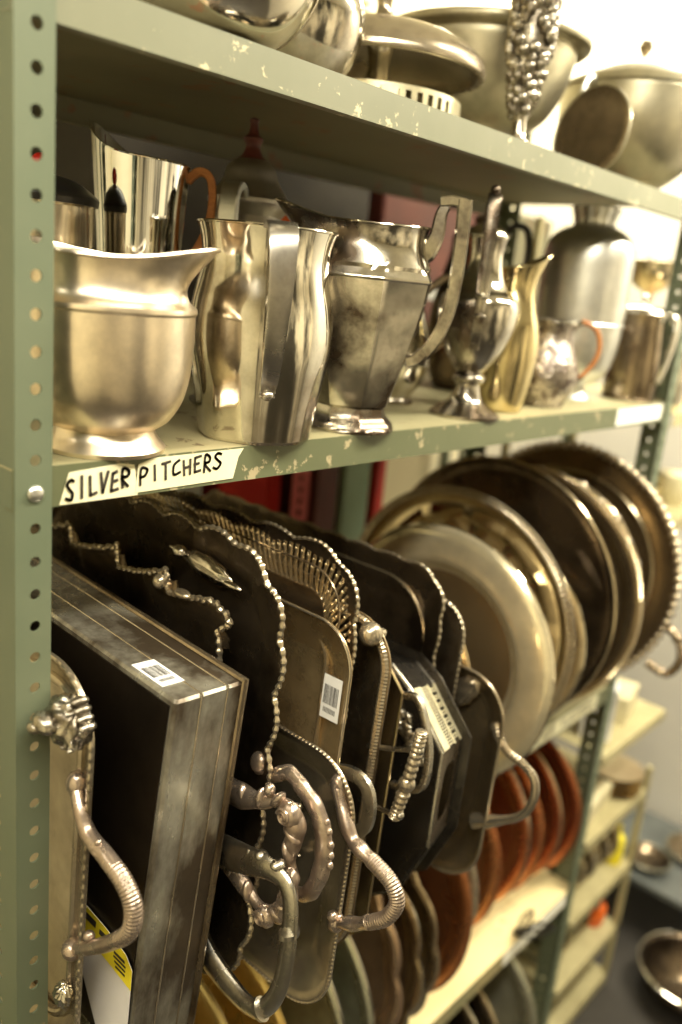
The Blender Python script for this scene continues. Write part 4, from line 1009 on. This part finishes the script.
# grape column candlestick
p = thing('cast_vine_candlestick', 'knobbly cast silver vine column rising right of the stemmed stand', 'candlestick', (.688, .062, TZ))
b = MB(); b.lathe(prof2([(.021, 0), (.022, .003), (.022, .003), (.018, .010), (.010, .020), (.008, .040)], 4), 32); b.build('foot', M['cast_bright'], p)
b = MB(); rn = random.Random(8)
b.lathe(prof2([(.008, .035), (.010, .05), (.014, .07), (.018, .1), (.021, .15), (.023, .235), (.0005, .24)], 4), 24)
for k in range(230):
    z = .045 + .19 * (k / 230); a = rn.uniform(0, 2 * PI); r_ = .011 + .012 * sm((z - .04) / .09)
    b.ball(pol(r_ + .001, a, z), .0048 + .0030 * rn.random(), .007, .0075, 8, 6)
b.build('vine_column', M['cast_dark'], p)

# big footed bowl
p = thing('big_mixing_bowl', 'big round dusty metal bowl with wide flat rim, behind the vine column', 'bowl', (.800, .205, TZ)); p.scale = (.93, .93, 1)
vessel(p, prof2([(.035, 0), (.036, .004), (.036, .004), (.030, .012), (.030, .040), (.030, .040), (.065, .047), (.100, .068), (.124, .105), (.134, .143), (.135, .155), (.135, .155), (.153, .158), (.156, .165), (.154, .168)], 5), M['bowlmetal'], 'body', 80)
# leaning round tray
t = tray('leaning_round_tray', 'dark round tray leaning upright between the big bowl and the lidded tureen', .922, .088, .08, TZ, yaw=-.2, cat='tray')
dish(t, circ(0, .066, .066, 80), [(0, .006), (.002, .007), (.010, .003), (.02, 0)], M['tarnish'], 'body')
b = MB(); b.tube([V((-.0065, .065 * cos(k * PI / 40), .066 + .065 * sin(k * PI / 40))) for k in range(80)], .0016, 6, closed=True); b.build('rim_wire', M['bowlmetal'], t)
# tureen
p = thing('lidded_tureen', 'large round tureen with domed knobbed lid, right end of the top shelf', 'tureen', (1.085, .105, TZ))
vessel(p, prof2([(.050, 0), (.052, .004), (.052, .004), (.046, .012), (.068, .024), (.098, .055), (.114, .095), (.118, .140), (.118, .148)], 5), M['bowlmetal'], 'body', 72, closed_top=True)
b = MB(); b.lathe(prof2([(.119, .148), (.121, .151), (.121, .151), (.110, .163), (.078, .182), (.036, .196), (.006, .200)], 5), 64); b.build('lid', M['bowlmetal'], p)
b = MB(); b.lathe([(.006, .199), (.004, .206), (.009, .213), (.011, .220), (.007, .228), (.0005, .231)], 20); b.build('knob', M['tarnish'], p)
A = TOCAM - .85; b = MB()
b.tube(cr([pol(.116, A, .150), pol(.132, A, .146), pol(.142, A, .118), pol(.136, A, .080), pol(.122, A, .040), pol(.118, A, .002)], 10), lambda t: .0062 - .002 * t, 10, flat=.8); b.ball(pol(.130, A, .066), .007); b.build('curved_leg', M['alum'], p)
A = RIGHT; b = MB(); b.ball(pol(.116, A, .105), .009, .009, .006); b.build('side_stud', M['copper'], p)

# ------------------------------------------------------------------ small rack beyond the post
rk = thing('narrow_rack', 'narrow cream-painted rack beyond the right green post, its shelves holding small metalware', 'rack', (1.225, 0, 0))
for x, y in ((1.53, .006), (1.53, .33), (1.235, .33)):
    b = MB(); b.box(x - .006 - 1.225, x + .006 - 1.225, y - .006, y + .006, 0, 1.75 if x < 1.5 or y > .1 else .60); b.build('post', M['cream_rack'], rk, smooth=0)
RZ = (1.428, 1.215, .745, .545, .350, .172, .030)
for z in RZ:
    b = MB(); w = 1.536 - 1.225
    b.box(0, w, 0, .0015, z - .022, z); b.box(0, w, .0015, .335, z - .0015, z); b.box(0, w, .0015, .010, z - .022, z - .0205)
    b.build('rack_shelf', M['cream_rack'], rk, smooth=0)
def rack_dish(name, label, cat, x, y, z, prof, mat, n=40, closed=True):
    o = thing(name, label, cat, (x, y, z + .0003)); vessel(o, prof2(prof, 4), mat, 'body', n, closed_top=closed); return o
rack_dish('pale_jug', 'pale silver jug on the narrow rack just right of the dark tankard', 'jug', 1.285, .050, 1.428, [(.030, 0), (.032, .003), (.038, .03), (.040, .06), (.030, .10), (.022, .13), (.030, .155)], M['silver_bright'])
o = rack_dish('footed_cup', 'brown metal cup on a tall stem, high on the narrow rack', 'cup', 1.375, .150, 1.428, [(.036, 0), (.037, .003), (.012, .012), (.008, .05), (.008, .17), (.010, .20), (.028, .212), (.048, .235), (.055, .262)], M['plate'], closed=False)
rack_dish('squat_pot', 'squat dark pot beside the stemmed cup on the narrow rack', 'pot', 1.470, .120, 1.428, [(.04, 0), (.042, .003), (.055, .03), (.058, .06), (.048, .09), (.03, .10)], M['brown_scallop'])
rack_dish('wide_saucer', 'wide tan basin on the second rack shelf from the top', 'basin', 1.345, .14, 1.215, [(.05, 0), (.055, .003), (.085, .03), (.100, .055)], M['pale_brass'], closed=False)
rack_dish('cream_bowl', 'cream round-sided bowl at the rack edge below the basin shelf', 'bowl', 1.488, .07, 1.215, [(.022, 0), (.025, .004), (.033, .03), (.036, .06), (.032, .065)], M['cardboard'])
for k, (x, y, z, sx, sy, sz, rz, mt, lb) in enumerate([
        (1.315, .07, .745, .045, .030, .115, .5, 'paper', 'upright white packet on the rack shelf beside the gadroon tray'),
        (1.42, .09, .745, .050, .050, .060, .2, 'cardboard', 'cream carton on the rack shelf behind the white packet'),
        (1.325, .10, .545, .070, .07, .050, .1, 'cardboard', 'wide tan carton on the rack shelf under the white packet')]):
    b = MB(); b.box(-sx, sx, -sy, sy, 0, sz * .8); o = thing('small_carton', lb, 'box', (x, y, z + .0003), (0, 0, rz)); b.build('carton_body', M[mt], o, smooth=0)
    b = MB(); b.box(-sx - .001, sx + .001, -sy - .001, sy + .001, sz * .8, sz); b.build('carton_lid', M[mt], o, smooth=0)
for k in range(5):
    o = rack_dish('stacked_pan', 'shallow tan pan in a stack on the rack, ' + ('bottom one', 'second from bottom', 'middle one', 'second from top', 'topmost one')[k], 'pan', 1.475, .060, .595 + .0003 if False else .545 + .053 + k * .0105, [(.050, 0), (.052, .001), (.060, .008), (.062, .0095)], M['pale_brass'] if k % 2 else M['plate'])
    o['group'] = 'stacked pans on the rack'; o.location.z = .545 + .0003 + k * .0103; o.location.x = 1.475; o.location.y = .012 + .05
for k in range(6):
    t, rg = plate('pale rimmed dish standing in the rack, ' + ('first', 'second', 'third', 'fourth', 'fifth', 'sixth')[k] + ' from the green post', 1.262 + k * .040, .085, .060 + .004 * (k % 3), .10, 0, .350, flat(.012, .008), M['plate'] if k % 2 else M['tarnish_mid'], 'wire', name='small_dish', edge=M['bowlmetal'], n=60, group='small dishes standing in the rack')
for k in range(5):
    plate('grey dish on the lowest visible rack shelf, ' + ('first', 'second', 'third', 'fourth', 'fifth')[k] + ' along', 1.265 + k * .052, .085, .052, .12, 0, .172, flat(.012, .008), M['tarnish'] if k % 2 else M['greyplate'], 'wire', name='small_dish', edge=M['plate'], n=60, group='grey dishes low in the rack')
o = rack_dish('yellow_bottle', 'small bright yellow bottle on the low rack shelf', 'bottle', 1.505, .055, .350, [(.018, 0), (.020, .003), (.020, .06), (.010, .075), (.009, .095)], M['yellow']); o.location = (1.495, .035, .3503)
o = rack_dish('orange_pot', 'little orange pot on the lower rack shelf under the yellow bottle', 'pot', 1.49, .05, .172, [(.020, 0), (.024, .003), (.028, .03), (.026, .05), (.02, .055)], M['orange'])

# ------------------------------------------------------------------ floor pieces at the right
p = thing('large_floor_bowl', 'large shiny dark round bowl on the floor at the bottom right', 'bowl', (1.625, -.165, .0005))
vessel(p, prof2([(.050, 0), (.052, .003), (.052, .003), (.075, .018), (.105, .050), (.118, .085), (.118, .085), (.126, .089), (.126, .092)], 5), M['tarnish_dark'], 'body', 72)
rim_wire(p, .126, .091, .003, M['silver_bright'])
p = thing('low_bench', 'low grey metal bench by the end wall with dark space beneath', 'bench', (1.90, .06, .0005))
b = MB(); b.box(-.165, .165, -.24, .16, .150, .165); b.build('top', M['bench'], p, smooth=0)
for sx in (-.15, .15):
    for sy in (-.22, .14):
        b = MB(); b.box(sx - .01, sx + .01, sy - .01, sy + .01, 0, .150); b.build('leg', M['greywhite'], p, smooth=0)
for k, (x, y, r, mt, lb) in enumerate([(1.82, .05, .060, 'tarnish_dark', 'black shallow dish on the low bench, nearest the rack'), (1.95, -.03, .075, 'tarnish', 'brown-black shallow dish on the low bench, by the end wall')]):
    o = thing('bench_dish', lb, 'dish', (x, y, .1658)); vessel(o, prof2([(r * .5, 0), (r * .55, .002), (r * .85, .015), (r, .024)], 4), M[mt], 'body', 40); rim_wire(o, r, .024, .0015, M['greyplate'])

# ------------------------------------------------------------------ stock and added dark blocks on the rack behind
bu = thing('rear_rack', 'dark rack of stock standing behind the green unit, seen through gaps', 'rack', (.75, .62, 0))
for z in (.90, 1.40, 1.90):  # topmost shelf is added to shade the back wall
    b = MB(); b.box(-.74, 1.05, -.16, .24, z - .02, z); b.build('rear_shelf', M['shelf_under'], bu, smooth=0)
for x in (-.73, 1.04):
    for y in (-.15, .23):
        b = MB(); b.box(x - .012, x + .012, y - .012, y + .012, 0, 1.95); b.build('rear_post', M['post'], bu, smooth=0)
def slab_thing(name, label, cat, x0, x1, y0, y1, z0, z1, mat, lid=True):
    o = thing(name, label, cat, ((x0 + x1) / 2, (y0 + y1) / 2, z0 + .0005)); w, d, h = (x1 - x0) / 2, (y1 - y0) / 2, z1 - z0
    b = MB(); beveled(b, -w, w, -d, d, 0, h, .004); b.build('case', M[mat], o, smooth=0)
    b = MB(); b.box(-w * .3, w * .3, -d - .004, -d + .001, h * .45, h * .52); b.build('clasp', M['greywhite'], o, smooth=0)
    return o
slab_thing('grey_case', 'narrow grey-white case behind the trays at the left', 'case', .545, .590, .50, .70, .90, 1.30, 'greywhite')
slab_thing('red_case', 'bright red case seen behind the trays, left of the perforated strip', 'case', .625, .735, .50, .70, .90, 1.30, 'red')
slab_thing('deep_red_case', 'deeper red case right beside the perforated strip', 'case', .750, .790, .52, .70, .90, 1.29, 'red')
p = thing('perforated_strip', 'pinkish-red perforated metal strip standing between red cases', 'strip', (.797, .50, .9005))
b = MB(); plate_holes(b, .40, .045, 0, lambda a, z, d: (a, d, z), .022, .0062); b.build('strip_face', M['pinkred'], p, smooth=0)
slab_thing('maroon_case', 'dark maroon case to the right of the perforated strip', 'case', .862, .925, .50, .70, .90, 1.29, 'maroon')
slab_thing('sage_binder', 'sage green binder standing behind the round trays', 'binder', .940, 1.02, .50, .70, .90, 1.27, 'green_card')
slab_thing('small_red_case', 'small red case further right beyond the green binder', 'case', 1.04, 1.07, .50, .70, .90, 1.28, 'red')
slab_thing('darkening_block', 'dark brown block added to darken the gap behind the left pitchers', 'backdrop', .40, .98, .54, .80, 1.40, 1.80, 'backdrop')  # this block and the next two are added to keep the background dark
slab_thing('brown_backing', 'dark brown block added to darken the gap behind the octagonal pitcher', 'backing', 1.02, 1.36, .54, .80, 1.40, 1.79, 'maroon')
slab_thing('olive_backing', 'dull olive block added to darken the gap far behind the ewer and flask', 'backing', 1.40, 1.66, .54, .80, 1.40, 1.78, 'shelf_under')
slab_thing('tan_carton', 'tan carton low behind the spired pot', 'carton', .72, .98, .47, .53, 1.40, 1.62, 'cardboard')

# ------------------------------------------------------------------ rest every piece on what carries it
bpy.context.view_layer.update()
SUP = [.0, S5, .030, .172, .350, S4, .545, .745, SZ, 1.215, 1.428, 1.450, 1.7685]
def low(o):
    z = 9
    for c in o.children_recursive:
        if c.type == 'MESH':
            mw_ = c.matrix_world; z = min(z, min((mw_ @ v.co).z for v in c.data.vertices))
    return z
for o in list(COL.objects):
    if o.parent is None and o.type == 'EMPTY' and o.location.y < .45 and o.name.split('.')[0] not in ('shelving_unit', 'narrow_rack', 'rear_rack', 'price_tag', 'bench_dish', 'stacked_pan'):
        z = low(o); b_ = min(SUP, key=lambda q: abs(q - z))
        if abs(b_ - z) < .03: o.location.z += b_ + .0004 - z

# ------------------------------------------------------------------ lights and camera
def area(name, loc, rot, sx, sy, power, col):
    l = bpy.data.lights.new(name, 'AREA'); l.shape = 'RECTANGLE'; l.size = sx; l.size_y = sy; l.energy = power; l.color = col
    o = bpy.data.objects.new(name, l); COL.objects.link(o); o.location = loc; o.rotation_euler = rot; return o
WARM = (1, .93, .74)
area('overhead_or_fill_light', (-.20, -.56, 2.22), (0, 0, 0), 1.2, .16, 25, WARM)  # unseen lamp hung below the ceiling, placed to steepen falloff down the post
area('overhead_or_fill_light', (1.40, -.66, 2.46), (0, 0, 0), 1.1, .20, 72, WARM)
area('overhead_or_fill_light', (1.78, .45, 2.46), (0, 0, 0), .4, .8, 30, WARM)
area('overhead_or_fill_light', (-1.05, -.1, 2.46), (0, 0, 0), .2, 1.2, 14, WARM)  # added fill light, brightens the left wall and the tray faces
w = bpy.data.worlds.new('World'); SC.world = w; w.use_nodes = True
w.node_tree.nodes['Background'].inputs['Color'].default_value = (1, .9, .72, 1); w.node_tree.nodes['Background'].inputs['Strength'].default_value = .06

cam = bpy.data.cameras.new('Camera'); co = bpy.data.objects.new('Camera', cam); COL.objects.link(co); SC.camera = co
Rr = ((0.6688483335341558, -0.7369280715379183, 0.09787197815507322), (-0.13325384636539921, -0.24836952889020805, -0.9594560906122733), (0.7313585436861411, 0.6286887898620912, -0.2643200447923428))
r_, d_2, f_2 = V(Rr[0]), V(Rr[1]), V(Rr[2])
mw = Matrix((( r_.x, -d_2.x, -f_2.x, -0.28242), (r_.y, -d_2.y, -f_2.y, -0.54967), (r_.z, -d_2.z, -f_2.z, 1.60147), (0, 0, 0, 1)))
co.matrix_world = mw
cam.sensor_fit = 'VERTICAL'; cam.sensor_height = 36; cam.lens = 36 * 850.711 / 1024
cam.clip_start = .02
cam.dof.use_dof = True; cam.dof.focus_distance = .74; cam.dof.aperture_fstop = 2.4
SC.view_settings.view_transform = 'Standard'
SC.view_settings.exposure = 0
